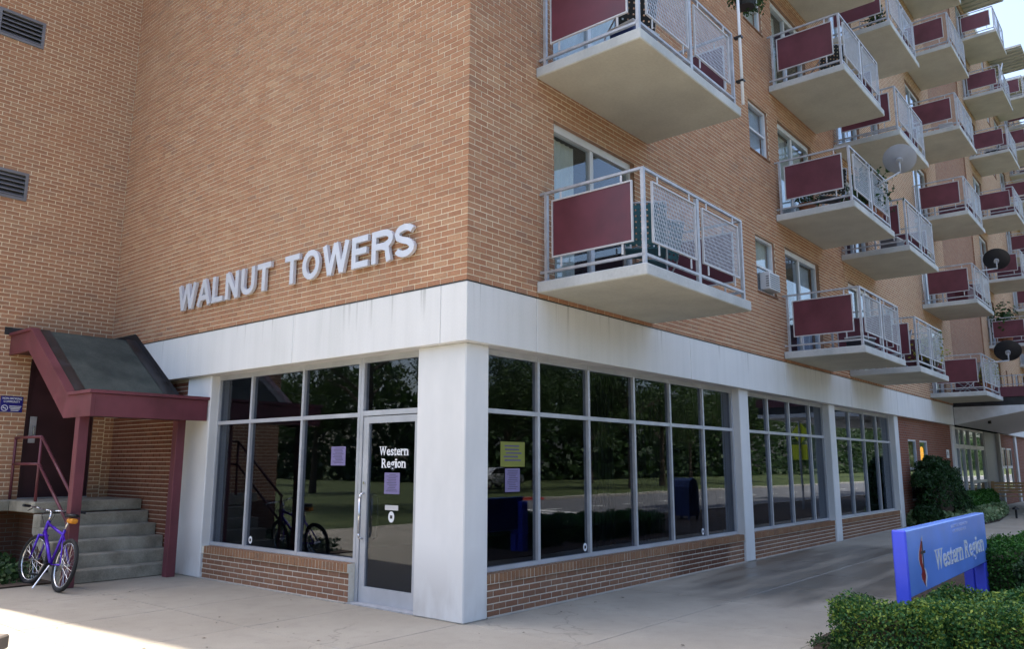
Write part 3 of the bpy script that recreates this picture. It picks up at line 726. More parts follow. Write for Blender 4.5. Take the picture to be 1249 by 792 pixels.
# entrance glazing
en = empty('entrance_doors'); en.parent = bld; fr = MB()
eu = [23.6, 24.6, 25.4, 26.4, 27.6, 29.0]
for u in eu: rect(0, .16, u-.045, u+.045, 0, ZF0-.002, -.05, .06, fr)
for a, b in zip(eu, eu[1:]):
    rect(0, .16, a+.045, b-.045, 2.14, 2.28, -.045, .05, fr); rect(0, .16, a+.045, b-.045, 2.78, ZF0-.002, -.045, .05, fr); rect(0, .16, a+.045, b-.045, 0.01, .16, -.045, .05, fr)
    for lo, hi in ((.16, 2.14), (2.28, 2.78)): rect(0, .16, a+.045, b-.045, lo, hi, .0, .006).build('pane', 'glass2', en)
rect(0, .16, 26.47, 29-.07, .95, 1.05, -.045, .05, fr)
fr.build('door_frame', 'whitepaint', en)
B(29.07, .10, 0, 31.9, .2, ZF0).build('stone_pier', 'louver', bld)
B(31.6, -.02, 0, 31.9, .3, ZF0-.004).build('column', 'column', bld)

# ================================================================== ENTRANCE CANOPY (far right)
ec = empty('entrance_canopy', (23.1, W0, 0), label='flat white entrance canopy with black band and maroon parapet at far right', cat='canopy')
def Z(*a): return B(*a)
cx0, cx1 = 23.1, 33.4
MB().prism([(W0-.01, 2.87), (W0-.01, 3.44), (-6.2, 3.44), (-6.2, 3.31), (-2.1, 3.26)], 0, cx0, cx1).build('canopy_slab', 'whitepaint', ec, fix=True)
B(cx0+.02, -6.15, 3.444, cx1-.02, W0-.012, 3.70).build('black_band', 'tar', ec)
B(cx0-.03, -6.22, 3.704, cx1+.03, W0-.012, 4.02).build('parapet', 'maroon_panel', ec)
rr = MB().box(cx0+.05, -6.1, 4.36, cx0+.08, W0-.02, 4.39)
for i in range(24): rr.box(cx0+.055, -6.1+i*.25, 4.02, cx0+.07, -6.085+i*.25, 4.36)
rr.build('railing', 'galv', ec)
for y in (-1.2, -2.0, -2.8):
    MB().bar((25, y, 3.22), (25, y, 3.12), .09, 12).build('ceiling_light', 'whitepaint', ec)
MB().bar((24.3, -.9, 3.06), (24.3, -.9, 2.93), .05, 10).build('security_camera', 'black', ec)
ec_parent_fix = ec; ec.location = (0, 0, 0)

# ================================================================== STAIR WING (left)
wing = empty('stair_wing', (0, 0, 0), label='brick stair wing at the left with grey louvers and a maroon door', cat='building')
WX = -3.0
lou = [(-2.34, -1.645, snap(8.47), snap(8.93)), (-2.34, -1.645, snap(5.77), snap(6.27))]
dop = (-1.31, -.27, 1.035, snap(3.22))
mb = MB(); wall_grid(mb, 0, L+.0065, WX, W0+.01, 0.0, ZG, lou+[dop], .2); mb.add([(W0, L+.01, 0), (.1, L+.01, 0), (.1, L+.01, ZF0), (W0, L+.01, ZF0)], [(0, 1, 2, 3)])
ww = mb.build('brick_wall', 'mortar', wing)
brC = brick_layout(WX, W0, 0.0, ZG-.0, W0, ZF1-BZ*60, lou+[dop])
lay(ww, brC, 0, L+.0015, 'brickB', 280, lambda q: abs(q[2]-3.2)+abs(q[0]+1.1)*.6 if q[0] > -1.9 and q[2] > .9 else 99)
lay(ww, brick_layout(W0+.012, .06, 0.0, ZF0, 0, 0), 0, L+.0015, 'brickB', 0, lambda q: 0, stuffname='brick_return')
B(WX, L+.25, 0, .0, 14, 29).box(WX, L+.002, ZG, W0+.001, L+.25, 29).build('raised_upper_wing', 'brickBt', wing)  # unseen top raised so the wing's shadow covers the ground below
for (a, b, lo, hi) in lou:
    lv = empty('louver'); lv.parent = wing; fr = MB(); t = .045
    for q in ((a, b, hi-t, hi), (a, b, lo, lo+t), (a, a+t, lo+t, hi-t), (b-t, b, lo+t, hi-t)): rect(0, L, *q, -.015, .08, fr)
    fr.build('louver_frame', 'louver', lv)
    n = 5
    for i in range(n):
        z = lo+t+(i+.15)*(hi-lo-2*t)/n
        MB().add([(a+t, L-.005, z), (b-t, L-.005, z), (b-t, L+.07, z+.075), (a+t, L+.07, z+.075), (a+t, L-.005, z+.012), (b-t, L-.005, z+.012), (b-t, L+.07, z+.087), (a+t, L+.07, z+.087)],
                 [(0, 1, 2, 3), (4, 5, 6, 7), (0, 1, 5, 4), (2, 3, 7, 6)]).build('louver_blade', 'louver', lv)
    B(a+t, L+.085, lo+t, b-t, L+.09, hi-t).build('louver_back', 'interior', lv)
dd = empty('maroon_door'); dd.parent = wing
fr = MB(); a, b, lo, hi = dop
for q in ((a, b, hi-.05, hi), (a, a+.05, lo, hi-.05), (b-.05, b, lo, hi-.05)): rect(0, L+.05, *q, -.02, .06, fr)
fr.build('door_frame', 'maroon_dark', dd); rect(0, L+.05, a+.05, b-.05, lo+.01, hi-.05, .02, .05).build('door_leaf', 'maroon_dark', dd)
rect(0, L+.05, a, b, lo-.0, lo+.012, -.06, .06).build('threshold', 'galv', dd)
B(a+.09, L+.055, 1.9, a+.19, L+.069, 2.32).build('lock_plate', 'galv', dd, bevel=.004)
MB().tube([(a+.14, L+.055, 2.0), (a+.14, L+.01, 2.02), (a+.14, L+.01, 2.15), (a+.14, L+.055, 2.17)], .011).build('door_handle', 'chrome', dd)

# no-smoking sign
ns = empty('no_smoking_sign', (-1.53, L-.006, 2.495), label='small navy blue no smoking sign on the brick wall beside the maroon door', cat='sign')
B(-.158, -.006, -.128, .158, .004, .120).build('sign_plate', 'navy_sign', ns, bevel=.002)
def flat_text(s_, w_, h_, x, z, parent, mat='white_print', name='lettering', y=-.0085, ex=.002, off=.01):
    v, f = fit_text(s_, w_, h_, ex, off); mb = MB(); mb.add(place(v, (x, y, z), (1, 0, 0), (0, 0, 1), (0, -1, 0)), f); return mb.build(name, mat, parent)
flat_text('NON-SMOKING', .27, .032, -.135, .070, ns); flat_text('COMMUNITY', .23, .032, -.115, .022, ns)
rg = MB(); n = 24
for i in range(n):
    t0, t1 = 2*math.pi*i/n, 2*math.pi*(i+1)/n; q = []
    for t, rr_ in ((t0, .048), (t1, .048), (t1, .038), (t0, .038)): q.append((-.095+rr_*math.cos(t), -.009, -.065+rr_*math.sin(t)))
    rg.add(q, [(0, 1, 2, 3)])
rg.add([(-.132, -.0092, -.034), (-.126, -.0092, -.028), (-.058, -.0092, -.096), (-.064, -.0092, -.102)], [(0, 1, 2, 3)])
rg.add([(-.125, -.0088, -.070), (-.075, -.0088, -.070), (-.075, -.0088, -.060), (-.125, -.0088, -.060)], [(0, 1, 2, 3)])
rg.build('no_smoking_symbol', 'white_print', ns)
ln = MB()
for i, (xa, xb) in enumerate(((-.03, .14), (-.03, .13), (-.01, .12), (-.005, .105))): ln.box(xa, -.009, -.038-i*.022, xb, -.0085, -.027-i*.022)
ln.build('small_print', 'white_print', ns)

# stairs ----------------------------------------------------------------
st = empty('concrete_stairs', (-.7, 5.75, 0), label='six grey concrete steps up to the landing before the maroon door', cat='stairs'); st.location = (0, 0, 0)
SX0, SX1 = -1.50, .055; RZ = .1717
for i in range(5):
    y = 5.75+.26*i
    s = B(SX0, y, RZ*i if i == 0 else RZ*i-.02, SX1, y+.262+(.02 if i < 4 else -.004), RZ*(i+1)).build('step', 'step', st, bevel=.012)
    s.location = (rnd.uniform(-.004, .004)*0, rnd.uniform(-.004, .004), 0)
B(SX0-.004, 7.05, .87, SX1, L-.002, 1.03).build('landing', 'step', st, bevel=.012)
MB().prism([(5.765, .002), (7.055, .855), (7.055, .60), (6.15, .002)], 0, SX0+.006, SX0+.22).build('stringer', 'step', st, fix=True)
MB().prism([(5.765, .002), (7.055, .855), (7.055, .60), (6.15, .002)], 0, -.2, SX1-.005).build('stringer', 'step', st, fix=True)
B(SX0-.9, 8.0, .87, SX0-.006, L-.003, 1.028).build('landing', 'step', st, bevel=.01)
B(WX, L-.012, 0, SX1, L-.001, .868).build('shade_toned_brick_base', 'darkbrick', wing)  # dark skin over the wall, landing shade put into its colour
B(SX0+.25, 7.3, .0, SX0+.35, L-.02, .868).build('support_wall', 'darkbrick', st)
# handrail
hr = empty('stair_handrail', (-1.44, 7.2, 1.03), label='maroon pipe handrail at the left side of the concrete steps', cat='handrail'); hr.location = (0, 0, 0)
hx = -1.44; pr = .021
sl_m = RZ/.26
def rz(y, z0): return z0-(7.2-y)*sl_m
for y, z1, z0 in ((7.2, 1.97, 1.03), (8.22, 1.97, 1.03), (5.82, rz(5.82, 1.97), .17)): MB().bar((hx, y, z0), (hx, y, z1), pr, 10).build('post', 'maroon', hr, smooth=True)
for zz in (1.97, 1.57):
    MB().tube([(hx, 8.24, zz), (hx, 7.2, zz)], pr, 10).build('rail', 'maroon', hr, smooth=True)
    MB().tube([(hx, 7.2, zz), (hx, 5.80, rz(5.80, zz))], pr, 10).build('rail', 'maroon', hr, smooth=True)
# canopy over the stairs
sc = empty('stair_canopy', (0, 0, 0), label='sloping dark roofed canopy with maroon fascia boards over the stairs', cat='canopy')
X0, X1 = -1.64, -.012
prof = [(L-.005, 3.56), (7.43, 3.56), (5.85, 2.49), (5.13, 2.49), (5.13, 2.19), (5.97, 2.19), (7.50, 3.26), (L-.005, 3.26)]
MB().prism(prof, 0, X0, X0+.05).build('fascia_board', 'maroon', sc, fix=True)
B(X0+.052, 5.13, 2.19, X1, 5.18, 2.488).build('fascia_board', 'maroon', sc, bevel=.003)
lip = MB(); 
for (a, b) in (((L-.005, 3.56), (7.43, 3.56)), ((7.43, 3.56), (5.85, 2.49)), ((5.85, 2.49), (5.10, 2.49))):
    lip.add([(X0-.03, a[0], a[1]+.002), (X0+.09, a[0], a[1]+.002), (X0+.09, b[0], b[1]+.002), (X0-.03, b[0], b[1]+.002), (X0-.03, a[0], a[1]+.045), (X0+.09, a[0], a[1]+.045), (X0+.09, b[0], b[1]+.045), (X0-.03, b[0], b[1]+.045)],
            [(0, 3, 2, 1), (4, 5, 6, 7), (0, 1, 5, 4), (1, 2, 6, 5), (2, 3, 7, 6), (3, 0, 4, 7)])
lip.box(X0+.09, 5.10, 2.492, X1+.03, 5.20, 2.535); lip.build('drip_edge', 'maroon', sc)
MB().prism([(L-.006, 3.50), (L-.006, 3.575), (7.42, 3.575), (5.84, 2.52), (5.205, 2.515), (5.205, 2.44), (5.87, 2.44), (7.45, 3.50)], 0, X0+.092, -.095).build('roof', 'roofing', sc, fix=True)
MB().prism([(5.70, 2.44), (5.70, 2.515), (5.205, 2.515), (5.205, 2.44)], 0, -.094, X1).build('roof', 'roofing', sc, fix=True)
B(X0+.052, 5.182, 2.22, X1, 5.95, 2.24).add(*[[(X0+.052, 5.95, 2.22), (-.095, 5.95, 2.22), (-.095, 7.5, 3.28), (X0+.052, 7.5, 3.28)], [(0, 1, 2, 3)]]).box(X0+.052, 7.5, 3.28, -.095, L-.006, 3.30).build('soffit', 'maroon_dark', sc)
# tarred flashing lapped up the walls
MB().add([(W0-.004, L-.006, 3.578), (W0-.004, 7.42, 3.578), (W0-.004, 7.42, 3.70), (W0-.004, L-.006, 3.70)], [(0, 1, 2, 3)]).build('flashing', 'tar', sc)
for (ya_, za_, yb_, zb_) in ((7.42, 3.578, 5.84, 2.522),):
    MB().add([(W0-.005, ya_, za_+.12), (W0-.005, yb_, zb_+.10), (W0-.005, yb_, zb_), (W0-.005, ya_, za_)], [(0, 1, 2, 3)]).build('flashing', 'tar', sc)
    MB().add([(W0-.005, ya_, za_+.012), (W0-.005, yb_, zb_+.012), (W0-.17, yb_, zb_+.012), (W0-.17, ya_, za_+.012)], [(0, 1, 2, 3)]).build('flashing', 'tar', sc)
MB().add([(X0-.1, L-.007, 3.578), (W0, L-.007, 3.578), (W0, L-.007, 3.70), (X0-.1, L-.007, 3.70)], [(0, 1, 2, 3)]).build('flashing', 'tar', sc)
MB().add([(X0+.10, 7.42, 3.59), (X0+.10, 5.84, 2.534), (X0+.24, 5.84, 2.534), (X0+.24, 7.42, 3.59)], [(0, 1, 2, 3)]).build('flashing', 'tar', sc)
for x in (X0+.075, -.215):
    B(x-.065, 5.46, 0.0, x+.065, 5.59, 2.20).build('post', 'maroon', sc, bevel=.006)
# wall letters --------------------------------------------------------------
ls = empty('building_letters', (0, 0, 0), label='raised silver letters reading WALNUT TOWERS on the brick wall', cat='sign')
def stroke_glyph(ch):
    """centre lines in a box 1 wide and 1 high; stroke half width is added by the caller"""
    arc = lambda cx_, cy_, rx, ry, a0, a1, n=9: [(cx_+rx*math.cos(R(a0+(a1-a0)*i/n)), cy_+ry*math.sin(R(a0+(a1-a0)*i/n))) for i in range(n+1)]
    e = .10; q = .135
    return {'W': [[(.06, 1), (.27, 0)], [(.27, 0), (.5, 1)], [(.5, 1), (.73, 0)], [(.73, 0), (.94, 1)]],
            'A': [[(.08, 0), (.5, 1)], [(.5, 1), (.92, 0)], [(.24, .30), (.76, .30)]],
            'L': [[(q, 0), (q, 1)], [(q, e), (1, e)]], 'N': [[(q, 0), (q, 1)], [(q, .98), (1-q, .02)], [(1-q, 0), (1-q, 1)]],
            'U': [[(q, 1), (q, .36)]+arc(.5, .36, .5-q, .36-e, 180, 360)+[(1-q, 1)]], 'T': [[(0, 1-e), (1, 1-e)], [(.5, 0), (.5, .95)]],
            'O': [arc(.5, .5, .5-q, .5-e, 0, 360, 20)], 'E': [[(q, 0), (q, 1)], [(q, 1-e), (.97, 1-e)], [(q, .52), (.90, .52)], [(q, e), (1, e)]],
            'R': [[(q, 0), (q, 1)], [(q, 1-e), (.62, 1-e)]+arc(.62, .70, .5-q-.0, .30-e, 90, -90)[1:]+[(q, .50)], [(.55, .50)]+[(.80, .40), (.84, .2), (.90, 0)]],
            'S': [arc(.5, .735, .5-q, .265-e, 15, 180, 8)+[(.17, .62), (.38, .53), (.66, .46)]+arc(.5, .27, .5-q, .27-e, 40, -170, 11)]}[ch]
def ribbon(mb, pts, hw, x_, k_, P_):
    n = len(pts); closed = math.hypot(pts[0][0]-pts[-1][0], pts[0][1]-pts[-1][1]) < 1e-6
    if closed: pts = pts[:-1]; n -= 1
    nr = []
    for i in range(n):
        a = pts[i-1] if (i or closed) else pts[i]; b = pts[(i+1) % n] if (i < n-1 or closed) else pts[i]
        t = Vector((b[0]-a[0], b[1]-a[1])).normalized(); nr.append((-t.y, t.x))
    vs = []
    for d in (0, 1):
        for (p, q) in zip(pts, nr):
            vs.append(P_(p[0]+q[0]*hw, p[1]+q[1]*hw, d)); vs.append(P_(p[0]-q[0]*hw, p[1]-q[1]*hw, d))
    fs = []; m_ = 2*n
    for i in range(n if closed else n-1):
        j = (i+1) % n; a, b, c, d = 2*i, 2*i+1, 2*j+1, 2*j
        fs += [(a, b, c, d), (m_+a, m_+d, m_+c, m_+b), (a, d, m_+d, m_+a), (b, m_+b, m_+c, c)]
    if not closed: fs += [(0, m_, m_+1, 1), (2*n-2, 2*n-1, m_+2*n-1, m_+2*n-2)]
    mb.add(vs, fs)
txt = 'WALNUT TOWERS'; A_ = {'W': .56, 'A': .42, 'L': .345, 'N': .405, 'U': .40, 'T': .37, 'O': .44, 'E': .36, 'R': .40, 'S': .395, ' ': .27}
tot = sum(A_[c] for c in txt)-.05; yy = 5.96; u1 = (5.96-.66)/tot; HL = .392
for c in txt:
    wd_ = A_[c]*u1
    if c != ' ':
        lw_ = wd_-.055*u1; m = MB()
        for i, st_ in enumerate(stroke_glyph(c)):
            dx_ = .0004*i; pts_ = [(x*lw_, y*HL) for x, y in st_]
            ribbon(m, pts_, .0385, 0, i, lambda a, b, d: (W0-.020-dx_-(.045+dx_)*d, yy-a, 3.893+b))
        o = m.build('letter', 'letter', ls, fix=True)
    yy -= wd_

# lettering and stickers on the glass ------------------------------------------
DG = .16
def on_door(word, w_, h_, y, z, parent, mat='white_print', x=DG-.003):
    v, f = fit_serif(word, w_, h_, .002); m = MB(); m.add(place(v, (x, y, z), (0, -1, 0), (0, 0, 1), (-1, 0, 0)), f); return m.build('lettering', mat, parent)
on_door('Western', .50, .105, 1.515, 1.675, dr); on_door('Region', .42, .105, 1.475, 1.535, dr)
def paper(axis, x, u0, u1, z0, z1, mat, label, cat='notice', lines=11, off=-.0006, seed=1):
    t = empty('paper_notice', label=label, cat=cat); rect(axis, x, u0, u1, z0, z1, 0, .0008).build('sheet', mat, t)
    q = MB(); rr_ = random.Random(seed); hh = (z1-z0)/(lines+2)
    for i in range(lines):
        a = u0+.12*(u1-u0)+rr_.uniform(0, .15)*(u1-u0); b = u1-.12*(u1-u0)-rr_.uniform(0, .2)*(u1-u0); z = z1-(i+1.4)*hh
        rect(axis, x, a, b, z, z+hh*.45, off, -.0002, q)
    q.build('small_print', 'ink', t); return t
paper(1, DG+.0065, 2.15, 2.43, 1.56, 1.79, 'lilac_paper', 'lilac notice taped to the shop window left of the glass door')
paper(1, DG+.0025, 1.16, 1.42, 1.24, 1.48, 'lilac_paper', 'lilac notice taped to the glass door below the white lettering', seed=2)
paper(0, DG+.0065, .76, 1.19, 1.55, 1.83, 'yellow_paper', 'yellow notice on the first window right of the corner column', lines=5, seed=3)
paper(0, DG+.0060, .84, 1.10, 1.27, 1.53, 'lilac_paper', 'lilac notice below the yellow notice right of the corner column', seed=4)
hs = tag(B(DG-.004, 1.17, 1.06, DG+.0025, 1.39, 1.115).build('hours_sticker', 'panelgrey'), 'small white strip sticker on the glass door above a round sticker', 'sticker')
def disc(axis, plane, u, z, r, label, group='round white security stickers on the shop glass'):
    m = MB(); n = 20; P = (lambda a, b, d: (plane+d, a, b)) if axis == 1 else (lambda a, b, d: (a, plane+d, b))
    vs = [P(u+r*math.cos(2*math.pi*i/n)*.8, z+r*math.sin(2*math.pi*i/n), 0) for i in range(n)]; vs += [P(u+r*math.cos(2*math.pi*i/n)*.8, z+r*math.sin(2*math.pi*i/n), .002) for i in range(n)]
    m.add(vs, [tuple(range(n)), tuple(range(2*n-1, n-1, -1))]+[(i, (i+1) % n, n+(i+1) % n, n+i) for i in range(n)])
    t = empty('round_sticker', label=label, cat='sticker', group=group); m.build('sticker_disc', 'white_print', t, fix=True)
    q = MB(); q.add([P(u-.02, z-.018, -.001), P(u+.02, z-.018, -.001), P(u+.02, z+.018, -.001), P(u-.02, z+.018, -.001)], [(0, 1, 2, 3)]); q.build('sticker_mark', 'dark_print', t)
disc(1, DG, 4.10, .565, .05, 'round white sticker low on the shop window farthest left')
disc(1, DG-.003, 1.28, .985, .062, 'round white sticker on the glass door under the strip sticker')
disc(0, DG, 2.38, .56, .05, 'round white sticker low on the second window from the corner column')
disc(0, DG, 5.58, .555, .05, 'round white sticker low on the fifth window from the corner column')
# orange cone given emission, in the window above the bush
lm = empty('glowing_cone', (20.35, .33, 1.60), label='small orange glowing cone in the window above the dark bush', cat='lamp')
k = NT('cone_glow'); k.b.inputs['Base Color'].default_value = (.8, .3, .03, 1); k.b.inputs['Emission Color'].default_value = (1, .42, .05, 1); k.b.inputs['Emission Strength'].default_value = .9
MB().lathe([(.02, .52), (.10, .38), (.17, .12), (.19, 0), (0, 0)], 14).build('cone_shell', k.m, lm, smooth=True)
MB().lathe([(.03, 0), (.03, -.18), (.10, -.2), (0, -.2)], 10).build('cone_base', 'black', lm)
pl = empty('wall_plaque', (22.4, .035, 1.93), label='small white plaque on the red brick wall left of the entrance', cat='plaque')
B(-.16, 0, -.13, .16, .02, .13).build('plaque_plate', 'white_print', pl, bevel=.005); B(-.1, -.002, -.05, .02, 0, .07).build('plaque_mark', 'louver', pl)

# ================================================================== BIKE
def bike():
    b = empty('bicycle', (-1.785, 5.21, 0), label='violet mountain bicycle with orange saddle bag leaning at the concrete steps', cat='bicycle')
    # local: x forward, z up, rear contact at origin
    Rw = .325; WB = 1.0; ang = R(9)
    def wheel(cx, steer):
        e = empty('wheel', (cx, 0, Rw), steer); e.parent = b
        t = MB(); n = 36; m_ = 8; vs = []
        for i in range(n):
            a = 2*math.pi*i/n
            for j in range(m_):
                c = 2*math.pi*j/m_; rr_ = Rw-.027+.027*math.cos(c); kn = .003 if (i % 2 and math.cos(c) > .3) else 0
                vs.append(((rr_+kn)*math.cos(a), .025*math.sin(c), (rr_+kn)*math.sin(a)))
        fs = [(i*m_+j, ((i+1) % n)*m_+j, ((i+1) % n)*m_+(j+1) % m_, i*m_+(j+1) % m_) for i in range(n) for j in range(m_)]
        t.add(vs, fs).build('tyre', 'rubber', e, smooth=True)
        rm_ = MB(); vs = []
        for i in range(n):
            a = 2*math.pi*i/n
            for (rr_, y) in ((Rw-.050, -.013), (Rw-.050, .013), (Rw-.070, .009), (Rw-.070, -.009)): vs.append((rr_*math.cos(a), y, rr_*math.sin(a)))
        rm_.add(vs, [(i*4+j, ((i+1) % n)*4+j, ((i+1) % n)*4+(j+1) % 4, i*4+(j+1) % 4) for i in range(n) for j in range(4)]).build('rim', 'chrome', e, smooth=True)
        sp = MB()
        for i in range(28):
            a = 2*math.pi*i/28; y = .03 if i % 2 else -.03; a2 = a+(.9 if i % 4 < 2 else -.9)
            sp.bar((.02*math.cos(a2), y, .02*math.sin(a2)), ((Rw-.068)*math.cos(a), 0, (Rw-.068)*math.sin(a)), .0016, 4, cap=False)
        sp.build('spokes', 'chrome', e); MB().bar((0, -.06, 0), (0, .06, 0), .018, 10).build('hub', 'chrome', e)
    wheel(0, 0); wheel(WB, R(9))
    T = MB(); bb = (.43, 0, .30); st_ = (.27, 0, .74); hd1 = (.86, 0, .80); hd0 = (.885, 0, .70)
    T.bar(bb, st_, .017, 10); T.bar((.285, 0, .68), hd1, .018, 10); T.bar(bb, hd0, .022, 10); T.bar((.895, 0, .66), (.85, 0, .83), .023, 10)
    for y in (-.055, .055): T.bar(bb, (0, y, Rw), .010, 8); T.bar((.285, 0, .69), (0, y, Rw), .009, 8)
    T.build('frame', 'violet', b, smooth=True)
    Fk = MB(); Fk.bar((.895, -.05, .64), (.895, .05, .64), .015, 8)
    for y in (-.055, .055): Fk.bar((.90, y, .65), (1.0, y, Rw), .016, 8, .011)
    Fk.build('fork', 'violet', b, smooth=True)
    MB().tube([(.85, 0, .83), (.84, 0, .93), (.90, 0, .97)], .015, 8).build('stem', 'chrome', b, smooth=True)
    MB().tube([(.80, -.30, .99), (.86, -.20, .985), (.90, -.06, .965), (.90, .06, .965), (.86, .20, .985), (.80, .30, .99)], .011, 8).build('handlebar', 'chrome', b, smooth=True)
    for s in (-1, 1):
        MB().bar((.80, s*.30, .99), (.745, s*.40, .99), .018, 8).bar((.85, s*.24, .97), (.80, s*.31, .93), .006, 6).build('grip', 'black', b)
    MB().bar((.275, 0, .72), (.22, 0, .90), .013, 8).build('seat_post', 'chrome', b, smooth=True)
    sd_ = MB(); n = 10; prof_ = [(.10, .075), (.14, .08), (.20, .06), (.28, .03), (.36, .018), (.39, .006)]
    vs = []
    for i, (x, hw) in enumerate([(.06, .03)]+prof_):
        for j in range(n):
            t = 2*math.pi*j/n; vs.append((x, hw*math.cos(t), .925+.028*math.sin(t)*(1 if math.sin(t) > 0 else .7)-.02*(x-.1)))
    m_ = len(prof_)+1
    sd_.add(vs, [(i*n+j, i*n+(j+1) % n, (i+1)*n+(j+1) % n, (i+1)*n+j) for i in range(m_-1) for j in range(n)]+[tuple(range(n))[::-1], tuple(range((m_-1)*n, m_*n))]).build('saddle', 'black', b, smooth=True)
    B(.05, -.05, .83, .19, .05, .895).build('saddle_bag', 'orange', b, bevel=.02)
    MB().bar((.43, -.07, .30), (.43, .07, .30), .02, 10).build('bottom_bracket', 'black', b)
    ch = MB().lathe([(.0, 0), (.09, 0), (.09, .004), (0, .004)], 24); ch.v = [(x+.43, -.075+z, y+.30) for x, y, z in ch.v]; ch.build('chainring', 'chrome', b)
    MB().bar((.0, -.06, .37), (.43, -.073, .385), .005, 5).bar((.0, -.06, .285), (.43, -.073, .215), .005, 5).build('chain', 'black', b)
    for s in (-1, 1):
        MB().bar((.43, s*.085, .30), (.43+s*.10, s*.09, .30-s*.135), .009, 6).build('crank', 'chrome', b); B(.39+s*.10, s*.09, .29-s*.135, .48+s*.10, s*.18, .31-s*.135).build('pedal', 'black', b, bevel=.004)
    MB().bar((.33, .05, .29), (.27, .20, .012), .009, 6).build('kickstand', 'chrome', b)
    for s in (-1, 1):
        MB().tube([(.86, s*.05, .96), (.93, s*.08, .90), (.90, s*.03, .78)], .004, 5).build('brake_cable', 'black', b)
    b.rotation_euler = (R(9.5), 0, math.pi/2)
    b.location = (-1.79, 5.21, .0)
    return b
bk = bike()

# ================================================================== BLUE SIGN
sg = empty('blue_ground_sign', (0, 0, 0), label='long blue Western Region sign on two posts behind the front hedge', cat='sign')
SY = -3.66
B(2.024, SY, .385, 5.76, SY+.11, .98).build('sign_panel', 'blue_sign', sg, bevel=.01)
B(1.985, SY-.004, 0, 2.022, SY+.118, .985).build('post', 'blue_side', sg, bevel=.012); B(5.55, SY+.135, 0, 5.72, SY+.25, .9).build('post', 'blue_side', sg, bevel=.012)
B(5.50, SY+.0, .0, 5.68, SY+.12, .382).build('post', 'blue_side', sg, bevel=.008)
v, f = fit_serif('Western Region', 2.52, .20, .003); m = MB(); m.add(place(v, (3.02, SY-.0005, .53), (1, 0, 0), (0, 0, 1), (0, -1, 0)), f); m.build('lettering', 'white_print', sg)
for i, (s_, wd_) in enumerate((('BALTIMORE WASHINGTON', .86), ('CONFERENCE', .70))):
    v, f = fit_text(s_, wd_, .033, .003, .012); m = MB(); m.add(place(v, (3.85+i*.05, SY-.0005, .90-i*.055), (1, 0, 0), (0, 0, 1), (0, -1, 0)), f); m.build('lettering', 'pale_print', sg)
B(2.05, SY+.1105, .40, 5.74, SY+.114, .965).build('back_panel', 'navy_sign', sg)
# cross and flame emblem
def poly(pts, y, mat, name):
    m = MB(); m.add([(x, y, z) for x, z in pts], [tuple(range(len(pts)))]); m.v += []; return m.build(name, mat, sg)
cxm, cz = 2.50, .68
flame = [(.045, .25), (-.01, .17), (-.055, .10), (-.075, .02), (-.06, -.04), (-.02, -.09), (-.015, -.12), (-.045, -.07-.08), (-.03, -.20), (.02, -.25), (.055, -.29), (.06, -.24), (.085, -.18), (.07, -.12), (.03, -.075), (.012, -.03), (.015, .05), (.02, .12), (.045, .25)]
out = [(x*1.35+.01, z*1.06+.0) for x, z in flame]
poly([(cxm+x*1.3, cz+z*.86) for x, z in out[:-1]], SY-.0012, 'white_print', 'emblem_outline')
poly([(cxm+x*1.3, cz+z*.86) for x, z in flame[:-1]], SY-.0022, 'red_print', 'emblem_flame')
m = MB(); m.box(cxm+.035, SY-.0036, cz-.10, cxm+.065, SY-.0006, cz+.17).box(cxm-.03, SY-.0037, cz+.055, cxm+.15, SY-.0007, cz+.08); m.build('emblem_cross', 'dark_print', sg)

# ================================================================== FOLIAGE
def leaves(name, pts, nrm, size, mat, parent, seed=1, asp=.55, flop=.6, count_kind='stuff', fold=True):
    r = np.random.default_rng(seed); n = len(pts)
    d = r.normal(size=(n, 3)); a = np.asarray(nrm)*(1-flop)+d*flop*.9; a /= np.linalg.norm(a, axis=1, keepdims=True)
    t = r.normal(size=(n, 3)); t -= (t*a).sum(1, keepdims=True)*a; t /= np.linalg.norm(t, axis=1, keepdims=True); s = np.cross(a, t)
    L_ = (size*r.uniform(.6, 1.3, n))[:, None]; w_ = L_*asp*.5
    P = np.asarray(pts)
    v = np.stack([P-t*L_*.5, P+s*w_+a*L_*.08, P+t*L_*.5, P-s*w_+a*L_*.08], 1).reshape(-1, 3)
    me = bpy.data.meshes.new(name); me.vertices.add(len(v)); me.vertices.foreach_set('co', v.ravel())
    me.loops.add(4*n); me.loops.foreach_set('vertex_index', np.arange(4*n)); me.polygons.add(n); me.polygons.foreach_set('loop_start', np.arange(0, 4*n, 4)); me.polygons.foreach_set('loop_total', np.full(n, 4))
    me.update(); me.validate(); me.materials.append(M[mat]); o = mk(name, me, parent)
    return o
def lump_points(n, c, rad, seed, top=True, rough=.18, shell=.75):
    """points near the surface of a lumpy ellipsoid"""
    r = np.random.default_rng(seed); d = r.normal(size=(n, 3)); d /= np.linalg.norm(d, axis=1, keepdims=True)
    if top: d[:, 2] = np.where(d[:, 2] < -.35, -d[:, 2], d[:, 2])
    lump = 1+rough*(np.sin(d[:, 0]*5+seed)*np.cos(d[:, 1]*6-seed)+.7*np.sin(d[:, 2]*8+d[:, 0]*7+seed*2)+.5*np.sin(d[:, 1]*15+d[:, 2]*11))
    rr_ = (shell+(1-shell)*r.random(n)**.6)*lump*(1+r.normal(size=n)*.03)
    P = np.array(c)+d*rr_[:, None]*np.array(rad); P[:, 2] = np.maximum(P[:, 2], .02); return P, d
